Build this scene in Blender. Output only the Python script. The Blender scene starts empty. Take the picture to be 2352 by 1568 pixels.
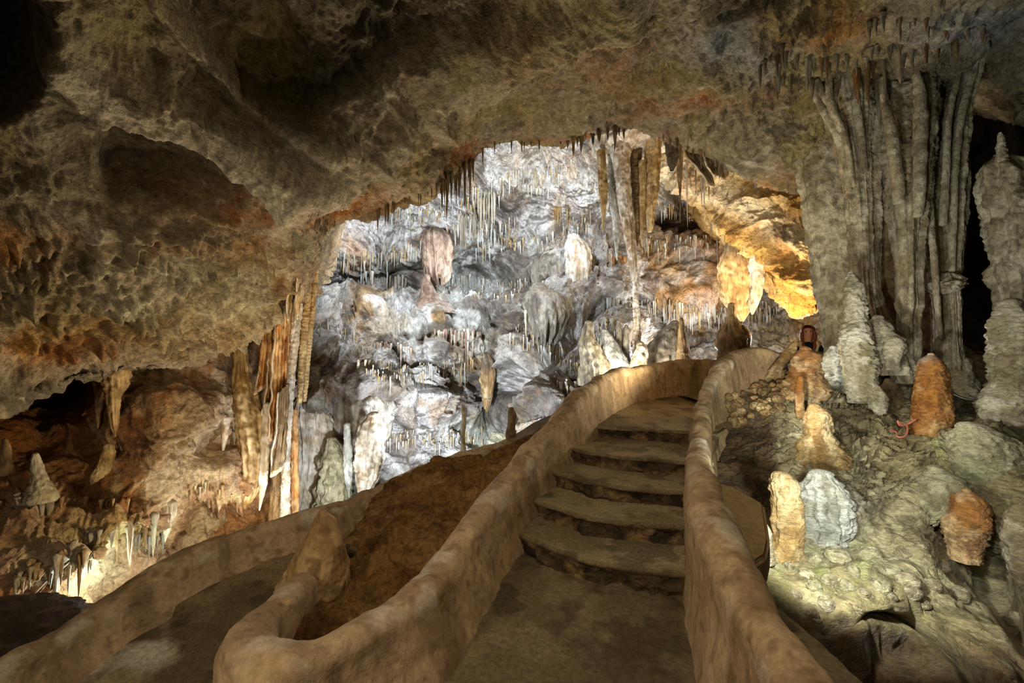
import bpy, bmesh, math, random
import numpy as np
from mathutils import Vector, Matrix
from mathutils.bvhtree import BVHTree

random.seed(7)
rng = np.random.default_rng(11)
SC = bpy.context.scene
COL = SC.collection

# ------------------------------------------------------------------ camera
W, H = 2352, 1568
LENS = 16.0
F = LENS / 36.0 * W
TILT = math.radians(2.356)
CAM = np.array([0.0, 0.0, 1.58])
cd = bpy.data.cameras.new('camera')
cd.lens = LENS
cd.sensor_width = 36.0
cd.clip_start = 0.05
cd.clip_end = 200
cam = bpy.data.objects.new('camera', cd)
cam.location = CAM
cam.rotation_euler = (math.pi / 2 + TILT, 0, 0)
COL.objects.link(cam)
SC.camera = cam
vs = SC.view_settings
SC.display_settings.display_device = 'sRGB'
vs.view_transform = 'Standard'
vs.look = 'None'
vs.gamma = 1.0
vs.use_curve_mapping = False
vs.exposure = 0.0


def P(x, y, Y):
    """survey: the point at distance Y (metres ahead) on the sight line through photo point x, y"""
    x, y, Y = np.broadcast_arrays(np.asarray(x, float), np.asarray(y, float), np.asarray(Y, float))
    cx = (x - W / 2) / F
    cy = -(y - H / 2) / F
    dy = math.cos(TILT) - cy * math.sin(TILT)
    dz = math.sin(TILT) + cy * math.cos(TILT)
    s = Y / dy
    return np.stack([cx * s, Y, CAM[2] + dz * s], -1)


# ------------------------------------------------------------------ noise
def _h(i, j, k, seed):
    with np.errstate(over='ignore'):
        n = (i.astype(np.uint32) * np.uint32(374761393) + j.astype(np.uint32) * np.uint32(668265263)
             + k.astype(np.uint32) * np.uint32(2246822519) + np.uint32(seed * 3266489917 & 0xffffffff))
        n = (n ^ (n >> np.uint32(13))) * np.uint32(1274126177)
        n = n ^ (n >> np.uint32(16))
        n = n * np.uint32(2654435761)
        n = n ^ (n >> np.uint32(15))
    return n.astype(np.float64) / 4294967295.0


def vnoise(p, seed=0):
    q = np.floor(p)
    f = p - q
    i = q.astype(np.int64)
    f = f * f * f * (f * (f * 6 - 15) + 10)
    r = 0
    for a in (0, 1):
        wa = f[..., 0] if a else 1 - f[..., 0]
        for b in (0, 1):
            wb = f[..., 1] if b else 1 - f[..., 1]
            for c in (0, 1):
                wc = f[..., 2] if c else 1 - f[..., 2]
                r = r + wa * wb * wc * _h(i[..., 0] + a, i[..., 1] + b, i[..., 2] + c, seed)
    return r * 2 - 1


def fbm(p, scale=1.0, octv=5, seed=0, gain=0.5):
    r = 0
    a = 1.0
    t = 0
    q = np.asarray(p) * scale
    for o in range(octv):
        r = r + a * vnoise(q + 17.3 * o, seed + o)
        t += a
        a *= gain
        q = q * 2.03
    return r / t * 1.6


def ridged(p, scale=1.0, octv=4, seed=0, gain=0.55):
    r = 0
    a = 1.0
    t = 0
    q = np.asarray(p) * scale
    for o in range(octv):
        n = 1 - np.abs(vnoise(q + 9.1 * o, seed + o)) * 1.8
        r = r + a * n
        t += a
        a *= gain
        q = q * 2.1
    return r / t


def worley(p, scale=1.0, seed=0):
    q = np.asarray(p) * scale
    b = np.floor(q).astype(np.int64)
    d1 = np.full(q.shape[:-1], 9.0)
    d2 = np.full(q.shape[:-1], 9.0)
    cell = np.zeros(q.shape[:-1])
    for i in (-1, 0, 1):
        for j in (-1, 0, 1):
            for k in (-1, 0, 1):
                c = [b[..., 0] + i, b[..., 1] + j, b[..., 2] + k]
                d = 0
                for m in range(3):
                    d = d + (c[m] + _h(c[0], c[1], c[2], seed + 5 * m) - q[..., m]) ** 2
                h = _h(c[0], c[1], c[2], seed + 31)
                near = d < d1
                d2 = np.where(near, d1, np.minimum(d2, d))
                cell = np.where(near, h, cell)
                d1 = np.where(near, d, d1)
    return np.sqrt(d1), np.sqrt(d2), cell


def sstep(a, b, x):
    t = np.clip((x - a) / (b - a), 0, 1)
    return t * t * (3 - 2 * t)


def lin(h):
    if isinstance(h, str):
        h = h.lstrip('#')
        v = np.array([int(h[i:i + 2], 16) / 255 for i in (0, 2, 4)])
        return np.where(v <= 0.04045, v / 12.92, ((v + 0.055) / 1.055) ** 2.4)
    return np.array(h, float)


def mixc(a, b, t):
    return a + (b - a) * np.clip(t, 0, 1)[..., None]


def blob(px, py, cx, cy, rx, ry):
    return np.exp(-(((px - cx) / rx) ** 2 + ((py - cy) / ry) ** 2))


def polydist(px, py, pts):
    d = np.full(np.shape(px), 1e9)
    for (x0, y0), (x1, y1) in zip(pts[:-1], pts[1:]):
        vx, vy = x1 - x0, y1 - y0
        t = np.clip(((px - x0) * vx + (py - y0) * vy) / (vx * vx + vy * vy), 0, 1)
        d = np.minimum(d, np.hypot(px - x0 - t * vx, py - y0 - t * vy))
    return d


def ridge(px, py, pts, w):
    return np.exp(-(polydist(px, py, pts) / w) ** 2)


def tps(ctrl, px, py, smooth=0.0):
    """smooth sheet through survey points; interpolates 1/Y so that flat rock stays flat"""
    c = np.array(ctrl, float)
    X = c[:, :2] / 500.0
    v = 1 / c[:, 2]
    n = len(c)

    def k(r2):
        return np.where(r2 > 1e-12, r2 * np.log(np.maximum(r2, 1e-12)), 0)
    d2 = ((X[:, None] - X[None]) ** 2).sum(-1)
    A = np.zeros((n + 3, n + 3))
    A[:n, :n] = k(d2) + smooth * np.eye(n)
    A[:n, n] = 1
    A[:n, n + 1:] = X
    A[n, :n] = 1
    A[n + 1:, :n] = X.T
    s = np.linalg.solve(A, np.concatenate([v, np.zeros(3)]))
    qx, qy = px / 500.0, py / 500.0
    r = s[n] + s[n + 1] * qx + s[n + 2] * qy
    for i in range(n):
        r = r + s[i] * k((qx - X[i, 0]) ** 2 + (qy - X[i, 1]) ** 2)
    lo, hi = c[:, 2].min() * 0.8, c[:, 2].max() * 1.25
    return 1 / np.clip(r, 1 / hi, 1 / lo)


def crom(pts, n):
    """Catmull-Rom through points (k, d) -> n samples spaced by chord length of the first three columns"""
    p = np.asarray(pts, float)
    k = len(p)
    if k == 2:
        t = np.linspace(0, 1, n)[:, None]
        return p[0] * (1 - t) + p[1] * t
    m = min(3, p.shape[1])
    seg = np.maximum(np.linalg.norm(np.diff(p[:, :m], axis=0), axis=1), 1e-6) ** 0.5
    T = np.concatenate([[0], np.cumsum(seg)])
    ex = np.vstack([2 * p[0] - p[1], p, 2 * p[-1] - p[-2]])
    Te = np.concatenate([[-seg[0]], T, [T[-1] + seg[-1]]])
    L = np.concatenate([[0], np.cumsum(seg ** 2)])
    out = []
    for s in np.linspace(0, L[-1], n):
        i = min(np.searchsorted(L, s, side='right') - 1, k - 2)
        t = T[i] + (s - L[i]) / max(L[i + 1] - L[i], 1e-9) * (T[i + 1] - T[i])
        t0, t1, t2, t3 = Te[i:i + 4]
        p0, p1, p2, p3 = ex[i:i + 4]
        a1 = (t1 - t) / (t1 - t0) * p0 + (t - t0) / (t1 - t0) * p1
        a2 = (t2 - t) / (t2 - t1) * p1 + (t - t1) / (t2 - t1) * p2
        a3 = (t3 - t) / (t3 - t2) * p2 + (t - t2) / (t3 - t2) * p3
        b1 = (t2 - t) / (t2 - t0) * a1 + (t - t0) / (t2 - t0) * a2
        b2 = (t3 - t) / (t3 - t1) * a2 + (t - t1) / (t3 - t1) * a3
        out.append((t2 - t) / (t2 - t1) * b1 + (t - t1) / (t2 - t1) * b2)
    return np.array(out)


# ------------------------------------------------------------------ mesh building
def add_mesh(name, V, Fq, mat, col=None, parent=None, smooth=True, tris=None):
    V = np.asarray(V, float).reshape(-1, 3)
    Fq = np.asarray(Fq, np.int32).reshape(-1, 4)
    T = np.asarray(tris, np.int32).reshape(-1, 3) if tris is not None else np.zeros((0, 3), np.int32)
    me = bpy.data.meshes.new(name)
    me.vertices.add(len(V))
    me.vertices.foreach_set('co', V.astype(np.float32).ravel())
    nl = Fq.size + T.size
    me.loops.add(nl)
    me.loops.foreach_set('vertex_index', np.concatenate([Fq.ravel(), T.ravel()]).astype(np.int32))
    me.polygons.add(len(Fq) + len(T))
    starts = np.concatenate([np.arange(len(Fq)) * 4, Fq.size + np.arange(len(T)) * 3]).astype(np.int32)
    me.polygons.foreach_set('loop_start', starts)
    me.update(calc_edges=True)
    me.validate()
    if smooth:
        me.polygons.foreach_set('use_smooth', np.ones(len(me.polygons), bool))
    if col is not None:
        c = np.asarray(col, float)
        if c.ndim == 1:
            c = np.tile(c, (len(V), 1))
        c = np.clip(c.reshape(-1, 3), 0.002, 0.95)
        a = me.color_attributes.new('Col', 'FLOAT_COLOR', 'POINT')
        a.data.foreach_set('color', np.concatenate([c, np.ones((len(c), 1))], 1).astype(np.float32).ravel())
    me.materials.append(mat)
    ob = bpy.data.objects.new(name, me)
    COL.objects.link(ob)
    if parent is not None:
        ob.parent = parent
    return ob


def grid_faces(nr, nc, wrap=False):
    r = np.arange(nr - 1)[:, None]
    c = np.arange(nc if wrap else nc - 1)[None]
    c1 = (c + 1) % nc
    a = r * nc + c
    b = r * nc + c1
    return np.stack([a, b, b + nc, a + nc], -1).reshape(-1, 4)


def gnormals(G, wrap=False, face=True):
    if wrap:
        du = np.roll(G, -1, 1) - np.roll(G, 1, 1)
    else:
        du = np.gradient(G, axis=1)
    dv = np.gradient(G, axis=0)
    n = np.cross(du, dv)
    n /= np.maximum(np.linalg.norm(n, axis=-1, keepdims=True), 1e-9)
    return n


def tag(o, label=None, cat=None, group=None, kind=None):
    if label:
        o['label'] = label
    if cat:
        o['category'] = cat
    if group:
        o['group'] = group
    if kind:
        o['kind'] = kind
    return o


def empty(name, loc=(0, 0, 0)):
    o = bpy.data.objects.new(name, None)
    o.empty_display_size = 0.1
    o.location = loc
    COL.objects.link(o)
    return o


def setorigin(o, loc):
    """move the origin to the thing's base without moving its mesh"""
    loc = Vector([float(v) for v in loc])
    o.data.transform(Matrix.Translation(-loc))
    o.location = loc
    return o


SURF = []          # (object name, verts, faces) used to find where formations touch rock


def remember(V, Fq):
    SURF.append(BVHTree.FromPolygons(np.asarray(V).reshape(-1, 3).tolist(), np.asarray(Fq).tolist()))


def hit(px, py, trees=None):
    """first rock surface met along the sight line through photo point px, py -> (point, normal)"""
    a = Vector(CAM)
    b = Vector(P(px, py, 1.0)) - a
    b.normalize()
    best = None
    for t in (SURF if trees is None else trees):
        loc, nor, idx, dist = t.ray_cast(a, b)
        if loc is not None and (best is None or dist < best[2]):
            if nor.dot(b) > 0:
                nor = -nor
            best = (np.array(loc), np.array(nor), dist)
    return best


# ------------------------------------------------------------------ materials
def node(nt, typ, **kw):
    n = nt.nodes.new(typ)
    for k, v in kw.items():
        if k in n.inputs.keys():
            n.inputs[k].default_value = v
        else:
            setattr(n, k, v)
    return n


def rock_mat(name, rough=0.85, bump=0.5, bscale=9.0, spec=0.3, vary=0.45, fine=40.0, dist=0.05, stretch=(1, 1, 1), rvar=0.0, sss=0.0):
    m = bpy.data.materials.new(name)
    m.use_nodes = True
    nt = m.node_tree
    nt.nodes.clear()
    L = nt.links.new
    out = node(nt, 'ShaderNodeOutputMaterial')
    b = node(nt, 'ShaderNodeBsdfPrincipled')
    b.inputs['Roughness'].default_value = rough
    b.inputs['Specular IOR Level'].default_value = spec
    tc = node(nt, 'ShaderNodeTexCoord')
    mp = node(nt, 'ShaderNodeMapping')
    mp.inputs['Scale'].default_value = stretch
    L(tc.outputs['Object'], mp.inputs['Vector'])
    at = node(nt, 'ShaderNodeAttribute', attribute_name='Col')
    n1 = node(nt, 'ShaderNodeTexNoise', Scale=bscale, Detail=9.0, Roughness=0.62)
    n2 = node(nt, 'ShaderNodeTexNoise', Scale=fine, Detail=5.0, Roughness=0.6)
    L(mp.outputs['Vector'], n1.inputs['Vector'])
    L(mp.outputs['Vector'], n2.inputs['Vector'])
    mr = node(nt, 'ShaderNodeMapRange')
    mr.inputs['From Min'].default_value = 0.3
    mr.inputs['From Max'].default_value = 0.7
    mr.inputs['To Min'].default_value = 1.0 - vary
    mr.inputs['To Max'].default_value = 1.0 + vary
    n3 = node(nt, 'ShaderNodeTexNoise', Scale=fine * 0.37, Detail=8.0, Roughness=0.68)
    L(mp.outputs['Vector'], n3.inputs['Vector'])
    L(n3.outputs['Fac'], mr.inputs['Value'])
    mx = node(nt, 'ShaderNodeMix', data_type='RGBA', blend_type='MULTIPLY')
    mx.inputs[0].default_value = 1.0
    L(at.outputs['Color'], mx.inputs[6])
    L(mr.outputs['Result'], mx.inputs[7])
    L(mx.outputs[2], b.inputs['Base Color'])
    ad = node(nt, 'ShaderNodeMath', operation='MULTIPLY_ADD')
    L(n2.outputs['Fac'], ad.inputs[0])
    ad.inputs[1].default_value = 0.3
    L(n1.outputs['Fac'], ad.inputs[2])
    bp = node(nt, 'ShaderNodeBump')
    bp.inputs['Strength'].default_value = bump
    bp.inputs['Distance'].default_value = dist
    L(ad.outputs[0], bp.inputs['Height'])
    L(bp.outputs['Normal'], b.inputs['Normal'])
    if rvar > 0:
        m2 = node(nt, 'ShaderNodeMapRange')
        m2.inputs['From Min'].default_value = 0.35
        m2.inputs['From Max'].default_value = 0.65
        m2.inputs['To Min'].default_value = rough - rvar
        m2.inputs['To Max'].default_value = rough + rvar
        n4 = node(nt, 'ShaderNodeTexNoise', Scale=bscale * 0.5, Detail=4.0)
        L(mp.outputs['Vector'], n4.inputs['Vector'])
        L(n4.outputs['Fac'], m2.inputs['Value'])
        L(m2.outputs['Result'], b.inputs['Roughness'])
    if sss > 0:
        b.inputs['Subsurface Weight'].default_value = sss
        b.inputs['Subsurface Radius'].default_value = (0.06, 0.03, 0.012)
        b.inputs['Subsurface Scale'].default_value = 0.4
    L(b.outputs['BSDF'], out.inputs['Surface'])
    return m


def plain_mat(name, col, rough=0.7, spec=0.3, metal=0.0, emit=None, estr=0.0):
    m = bpy.data.materials.new(name)
    m.use_nodes = True
    nt = m.node_tree
    b = nt.nodes['Principled BSDF']
    n = node(nt, 'ShaderNodeTexNoise', Scale=30.0, Detail=4.0)
    tc = node(nt, 'ShaderNodeTexCoord')
    nt.links.new(tc.outputs['Object'], n.inputs['Vector'])
    mr = node(nt, 'ShaderNodeMapRange')
    mr.inputs['To Min'].default_value = 0.8
    mr.inputs['To Max'].default_value = 1.2
    nt.links.new(n.outputs['Fac'], mr.inputs['Value'])
    mx = node(nt, 'ShaderNodeMix', data_type='RGBA', blend_type='MULTIPLY')
    mx.inputs[0].default_value = 1.0
    mx.inputs[6].default_value = (*lin(col), 1)
    nt.links.new(mr.outputs['Result'], mx.inputs[7])
    nt.links.new(mx.outputs[2], b.inputs['Base Color'])
    b.inputs['Roughness'].default_value = rough
    b.inputs['Specular IOR Level'].default_value = spec
    b.inputs['Metallic'].default_value = metal
    if emit is not None:
        b.inputs['Emission Color'].default_value = (*lin(emit), 1)
        b.inputs['Emission Strength'].default_value = estr
    return m


M_CEIL = rock_mat('dry_limestone', 0.85, 1.0, 6.0, 0.25, 0.55, 38.0, 0.12)
M_LEFT = rock_mat('ochre_limestone', 0.7, 1.0, 7.0, 0.35, 0.55, 44.0, 0.09, rvar=0.15)
M_BACK = rock_mat('white_calcite_rock', 0.7, 1.0, 3.6, 0.3, 0.5, 20.0, 0.2)
M_WET = rock_mat('wet_flowstone', 0.30, 1.0, 12.0, 0.6, 0.5, 50.0, 0.06, rvar=0.14, stretch=(1, 1, 2.2))
M_COLUMN = rock_mat('column_calcite', 0.6, 1.0, 13.0, 0.35, 0.45, 60.0, 0.05, stretch=(1, 1, 0.7))
M_DRIP = rock_mat('drip_calcite', 0.5, 0.9, 8.0, 0.4, 0.5, 34.0, 0.06, stretch=(1, 1, 0.3))
M_DRAPE = rock_mat('drapery_calcite', 0.42, 0.7, 9.0, 0.4, 0.45, 40.0, 0.04, stretch=(1, 1, 0.15))
M_PLASTER = rock_mat('tan_cement_render', 0.8, 0.5, 7.0, 0.25, 0.3, 70.0, 0.03)
M_PATH = rock_mat('worn_concrete', 0.75, 0.7, 10.0, 0.3, 0.45, 90.0, 0.025, rvar=0.15)
M_RISER = rock_mat('dark_stone_riser', 0.5, 1.0, 12.0, 0.45, 0.6, 50.0, 0.05)
M_SOIL = rock_mat('brown_earth', 0.92, 1.0, 8.0, 0.15, 0.6, 55.0, 0.1)
def relief(name, px, py, Y, disp, colour, mat, ext=None, nx=0, smooth_n=True, keep=True):
    """rock surface through survey points; ext = (rows, fn(px)->vector) rolls the free edge back into the rock"""
    G = P(px, py, Y)
    if ext is not None:
        k, fn = ext
        vec = fn(px[-1])
        rows = []
        ray = G[-1] - CAM
        ray = ray / np.linalg.norm(ray, axis=1, keepdims=True)
        ln_ = np.linalg.norm(vec, axis=1, keepdims=True)
        for i in range(1, k + 1):
            t = i / k * math.pi / 2
            rows.append(G[-1] + ray * ln_ * math.sin(t) * .55 + vec * (1 - math.cos(t)))
        G = np.concatenate([G, np.array(rows)], 0)
        px = np.concatenate([px, np.repeat(px[-1:], k, 0)], 0)
        py = np.concatenate([py, np.repeat(py[-1:], k, 0)], 0)
    n = gnormals(G)
    mid = n[n.shape[0] // 3, n.shape[1] // 2]
    if np.dot(mid, CAM - G[n.shape[0] // 3, n.shape[1] // 2]) < 0:
        n = -n
    D = disp(G, px, py, n)
    if isinstance(D, tuple):
        G2 = G + n * D[0][..., None] + D[1]
    else:
        G2 = G + n * D[..., None]
    n2 = gnormals(G2)
    if np.dot(n2[n.shape[0] // 3, n.shape[1] // 2], mid) < 0:
        n2 = -n2
    C = colour(G2, px, py, n2)
    Fq = grid_faces(*G.shape[:2])
    ob = add_mesh(name, G2, Fq, mat, C.reshape(-1, 3))
    ob['kind'] = 'structure'
    if keep:
        remember(G2, Fq)
    return ob


def curve_y(pts, x):
    p = np.array(pts, float)
    return np.interp(x, p[:, 0], p[:, 1])


# ---------------------------------------------------------------- ceiling
LIP = [(-300, 1010), (-100, 960), (0, 930), (60, 915), (110, 885), (220, 878), (300, 862), (400, 842), (480, 802),
       (540, 770), (600, 738), (640, 722), (680, 698), (706, 650), (726, 600), (745, 555), (766, 522), (800, 505), (850, 488), (905, 466), (960, 452), (1010, 428),
       (1050, 405), (1085, 370), (1108, 338), (1150, 328), (1200, 322), (1290, 328), (1340, 312), (1400, 296), (1440, 290),
       (1500, 305), (1560, 325), (1600, 345), (1650, 372), (1700, 395), (1745, 418), (1790, 436), (1830, 446), (1870, 430),
       (1920, 370), (1980, 290), (2050, 240), (2150, 215), (2210, 205), (2260, 165), (2300, 195), (2352, 250), (2450, 300),
       (2700, 360)]
nx, ny = 860, 300
u = np.linspace(-300, 2700, nx)
lipy = curve_y(LIP, u)
k = np.hanning(5)[1:-1] if False else np.array([.25, .5, .25])
lipy[1:-1] = np.convolve(lipy, k, 'valid')
v = np.linspace(0, 1, ny)[:, None]
px = np.repeat(u[None], ny, 0)
py = -260 + (lipy[None] + 260) * v
CEIL = [(-300, -260, 2.0), (300, -260, 2.2), (1176, -260, 2.5), (1900, -260, 3.1), (2700, -260, 3.6),
        (-300, 150, 2.7), (0, 0, 2.8), (400, 0, 3.05), (800, 0, 3.5), (1176, 0, 3.6), (1600, 0, 4.1), (2000, 0, 4.6), (2352, 0, 4.8),
        (0, 300, 3.3), (300, 330, 3.9), (600, 200, 4.0), (740, 430, 5.0), (900, 300, 4.9), (1200, 150, 4.6), (1200, 280, 6.2),
        (1400, 160, 5.4), (1650, 170, 5.6), (1650, 300, 6.8), (1900, 100, 5.5), (2200, 90, 5.4), (2352, 120, 5.8),
        (905, 466, 6.3), (1060, 400, 6.9), (1110, 338, 7.6), (1290, 328, 8.0), (1440, 290, 8.2), (1600, 345, 8.2), (1750, 418, 8.0),
        (1830, 446, 7.6), (1950, 320, 6.9), (2100, 225, 6.3), (2260, 170, 6.2), (2450, 300, 6.5), (2700, 360, 6.2),
        (0, 600, 3.9), (-300, 600, 3.1), (200, 700, 4.5), (400, 600, 4.9), (600, 560, 5.8), (740, 520, 6.4), (650, 630, 6.7),
        (-300, 1010, 3.5), (0, 930, 4.3), (220, 878, 5.0), (400, 842, 5.6), (540, 770, 6.3), (680, 698, 7.2), (725, 600, 6.9)]
Yc = tps(CEIL, px, py, 0.002)

RIB1 = [(120, 60), (200, 150), (300, 215), (420, 270), (560, 335), (650, 395), (735, 437)]
RIB2 = [(735, 437), (800, 380), (900, 330), (1010, 270), (1100, 180), (1190, 110), (1300, 60), (1440, 10)]
RIB3 = [(350, -50), (420, 60), (520, 180), (610, 260), (720, 330), (800, 345)]
RIB4 = [(0, 430), (130, 470), (260, 520), (420, 500), (560, 470), (735, 437)]
RIB5 = [(735, 437), (830, 460), (905, 466)]
RIM2 = [(320, -40), (400, 50), (470, 150), (560, 235), (640, 300), (700, 318), (780, 262), (880, 236), (960, 190), (1060, 150), (1160, 95), (1260, 50), (1400, -10)]
RIB6 = [(1250, 330), (1400, 265), (1560, 190), (1700, 140), (1800, 70), (1900, 60)]


def ceil_disp(G, px, py, n):
    d = 0.16 * fbm(G, 0.8, 3, 3)
    rb = [0.42 * np.clip(1.6 * ridge(px, py, RIB1, 60), 0, 1), 0.26 * ridge(px, py, RIB2, 45), 0.2 * ridge(px, py, RIB3, 30), 0.16 * ridge(px, py, RIB4, 40), 0.12 * ridge(px, py, RIB5, 30), 0.18 * ridge(px, py, RIB6, 45)]
    # ribs run into each other without piling up, and thin out at the rim
    d += np.max(rb, axis=0) * (1 - .8 * blob(px, py, 770, 450, 80, 70))
    # hollow under the pale beam, and the dark hollow above it, both with crisp edges
    wv = 10 * fbm(G, 2.0, 3, 90)
    hol1 = sstep(18, 46, py + wv - curve_y(RIB1, px)) * sstep(215, 290, px) * (1 - sstep(650, 730, px)) * (1 - sstep(400, 480, py))
    hol2 = sstep(-8, -46, py + wv - curve_y(RIM2, px)) * sstep(320, 380, px) * (1 - sstep(1120, 1350, px))
    d -= 0.36 * hol1 + 0.34 * hol2 + 0.10 * blob(px, py, 900, 180, 140, 70)
    d -= 0.20 * blob(px, py, 180, 360, 60, 60)
    d += 0.16 * blob(px, py, 940, 390, 160, 60) + 0.10 * blob(px, py, 1120, 250, 80, 70)
    # the deep black pocket at the upper left
    d -= 1.3 * sstep(0, 1, blob(px, py, -30, 110, 120, 150) * 1.6 - 0.25)
    nearlip = sstep(60, 0, curve_y(LIP, px) - py) * sstep(620, 700, px)
    d = d * (1 - .85 * nearlip)
    # warped strata on the ceiling
    q = G + 0.25 * np.stack([fbm(G, 1.1, 2, 40), fbm(G, 1.1, 2, 50), fbm(G, 1.1, 2, 60)], -1)
    crease = ridged(q * np.array([1.0, 0.55, 1.0]), 1.7, 4, 21)
    rough = 0.45 + 0.55 * sstep(-.3, .5, fbm(G, 0.6, 2, 9))
    smoothz = np.clip(blob(px, py, 390, 370, 170, 100) + blob(px, py, 1300, 200, 230, 110), 0, 1)
    d += 0.24 * (crease - 0.5) * rough * (1 - 0.6 * smoothz)
    d += 0.10 * fbm(q, 4.0, 4, 5) * rough * (1 - .5 * smoothz) + 0.045 * (ridged(q, 7.0, 3, 77) - .5) + .016 * fbm(q, 15, 2, 78)
    # broken bedding: stepped plates
    st = (G[..., 2] * 1.2 + .5 * G[..., 0] + .35 * fbm(q, 1.2, 3, 88)) * 3.0
    d += .05 * sstep(.0, .3, st % 1.0) * (1 - sstep(.6, 1.0, st % 1.0)) * rough
    # dripstone knobs on the low overhang at the left
    pop = (1 - nearlip) * sstep(0, 1, 1.5 * np.clip(blob(px, py, 120, 640, 420, 130) + blob(px, py, 480, 640, 230, 120) + blob(px, py, 800, 470, 120, 30)
                                     + blob(px, py, 150, 760, 300, 60), 0, 1) - .15)
    w1, w2, _ = worley(q * np.array([1, 1, 0.8]), 6.5, 4)
    w3, w4, _ = worley(q, 15.0, 14)
    knob = np.clip(1 - w1 * 1.35, 0, 1) ** 1.2
    d += pop * (0.20 * knob + 0.05 * np.clip(1 - w3 * 1.2, 0, 1) - 0.04)
    drop = np.zeros(G.shape)
    drop[..., 2] = -pop * 0.10 * knob ** 2
    # scalloped roof at the right and ragged drip fringe there
    rr = np.clip(blob(px, py, 1800, 200, 420, 60) + blob(px, py, 2050, 120, 200, 50), 0, 1)
    w5, _, _ = worley(q, 4.2, 24)
    d += rr * 0.12 * np.clip(1 - w5 * 1.3, 0, 1)
    rs = np.clip(blob(px, py, 1700, 300, 180, 80), 0, 1)
    w6, _, _ = worley(q * np.array([1, .6, 1]), 5.0, 34)
    d += rs * 0.09 * (1 - w6)
    return d, drop


def ceil_col(G, px, py, n):
    base = lin('#857a61')
    dark = lin('#4a4230')
    pale = lin('#b5ab93')
    och = lin('#a56a20')
    rust = lin('#804414')
    q = G + 0.3 * np.stack([fbm(G, 1.3, 2, 140), fbm(G, 1.3, 2, 150), fbm(G, 1.3, 2, 160)], -1)
    c = np.broadcast_to(base, G.shape).copy()
    c = mixc(c, pale, sstep(.05, .8, fbm(q, 1.6, 4, 71)) * .8)
    c = mixc(c, dark, sstep(.1, .7, fbm(q, 2.2, 4, 72)) * .7)
    # shade of both hollows painted in dark brown, the rib between them pale
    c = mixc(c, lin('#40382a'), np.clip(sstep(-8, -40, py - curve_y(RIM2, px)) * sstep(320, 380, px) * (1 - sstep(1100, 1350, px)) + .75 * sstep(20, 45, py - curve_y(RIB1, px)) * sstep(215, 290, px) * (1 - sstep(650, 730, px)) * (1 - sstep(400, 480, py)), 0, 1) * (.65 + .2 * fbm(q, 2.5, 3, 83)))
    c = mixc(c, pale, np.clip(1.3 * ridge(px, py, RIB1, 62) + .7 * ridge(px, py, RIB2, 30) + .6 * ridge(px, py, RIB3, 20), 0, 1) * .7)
    o = sstep(-.1, .6, fbm(q, 1.8, 3, 73))
    reg = (blob(px, py, 840, 440, 110, 35) + blob(px, py, 560, 465, 190, 32) + blob(px, py, 60, 560, 110, 50) + blob(px, py, 450, 555, 140, 30)
           + blob(px, py, 1060, 350, 60, 35) + blob(px, py, 520, 740, 90, 40) + .8 * blob(px, py, 250, 770, 260, 40)
           + blob(px, py, 1350, 310, 130, 24) + blob(px, py, 1620, 225, 190, 30) + blob(px, py, 1880, 70, 120, 40) + blob(px, py, 1800, 420, 60, 25)
           + .7 * blob(px, py, 1330, 130, 150, 60) + .9 * blob(px, py, 100, 800, 140, 40) + blob(px, py, 660, 660, 70, 60))
    c = mixc(c, och, np.clip(reg, 0, 1) * (.35 + .65 * o))
    c = mixc(c, rust, np.clip(reg, 0, 1) * sstep(.1, .7, fbm(q, 3.1, 3, 74)) * .8)
    c = mixc(c, lin('#8f8048'), sstep(.0, .7, fbm(q, .9, 3, 75)) * .45)
    c = mixc(c, lin('#9aa4ac'), np.clip(blob(px, py, 1680, 100, 80, 40) + blob(px, py, 2250, 60, 150, 60), 0, 1) * .6)
    popm = np.clip(blob(px, py, 120, 640, 420, 110) + blob(px, py, 480, 650, 230, 110), 0, 1)
    c = mixc(c, lin('#aba284'), popm * sstep(-.5, .3, fbm(q, 1.6, 3, 81)) * .75)
    # fine dark cracks, thin pale calcite veins
    cr = ridged(q * np.array([1, .6, 1]), 3.1, 3, 78)
    c = mixc(c, lin('#2c2417'), sstep(.78, .97, cr) * .6)
    c = mixc(c, lin('#cfc4a6'), sstep(.80, .97, ridged(q, 4.4, 3, 79)) * .55)
    return c


def ceil_ext(x):
    t = sstep(560, 800, x)[:, None]
    a = np.array([0.0, 2.6, 0.9])[None] * (1 - t) + np.array([0.0, 1.6, 2.2])[None] * t
    r = sstep(1850, 2000, x)[:, None]
    return a * (1 - r) + np.array([0.0, 1.8, 1.4])[None] * r


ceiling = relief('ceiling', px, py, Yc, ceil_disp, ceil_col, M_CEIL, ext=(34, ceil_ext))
T_CEIL = SURF[-1]

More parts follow.
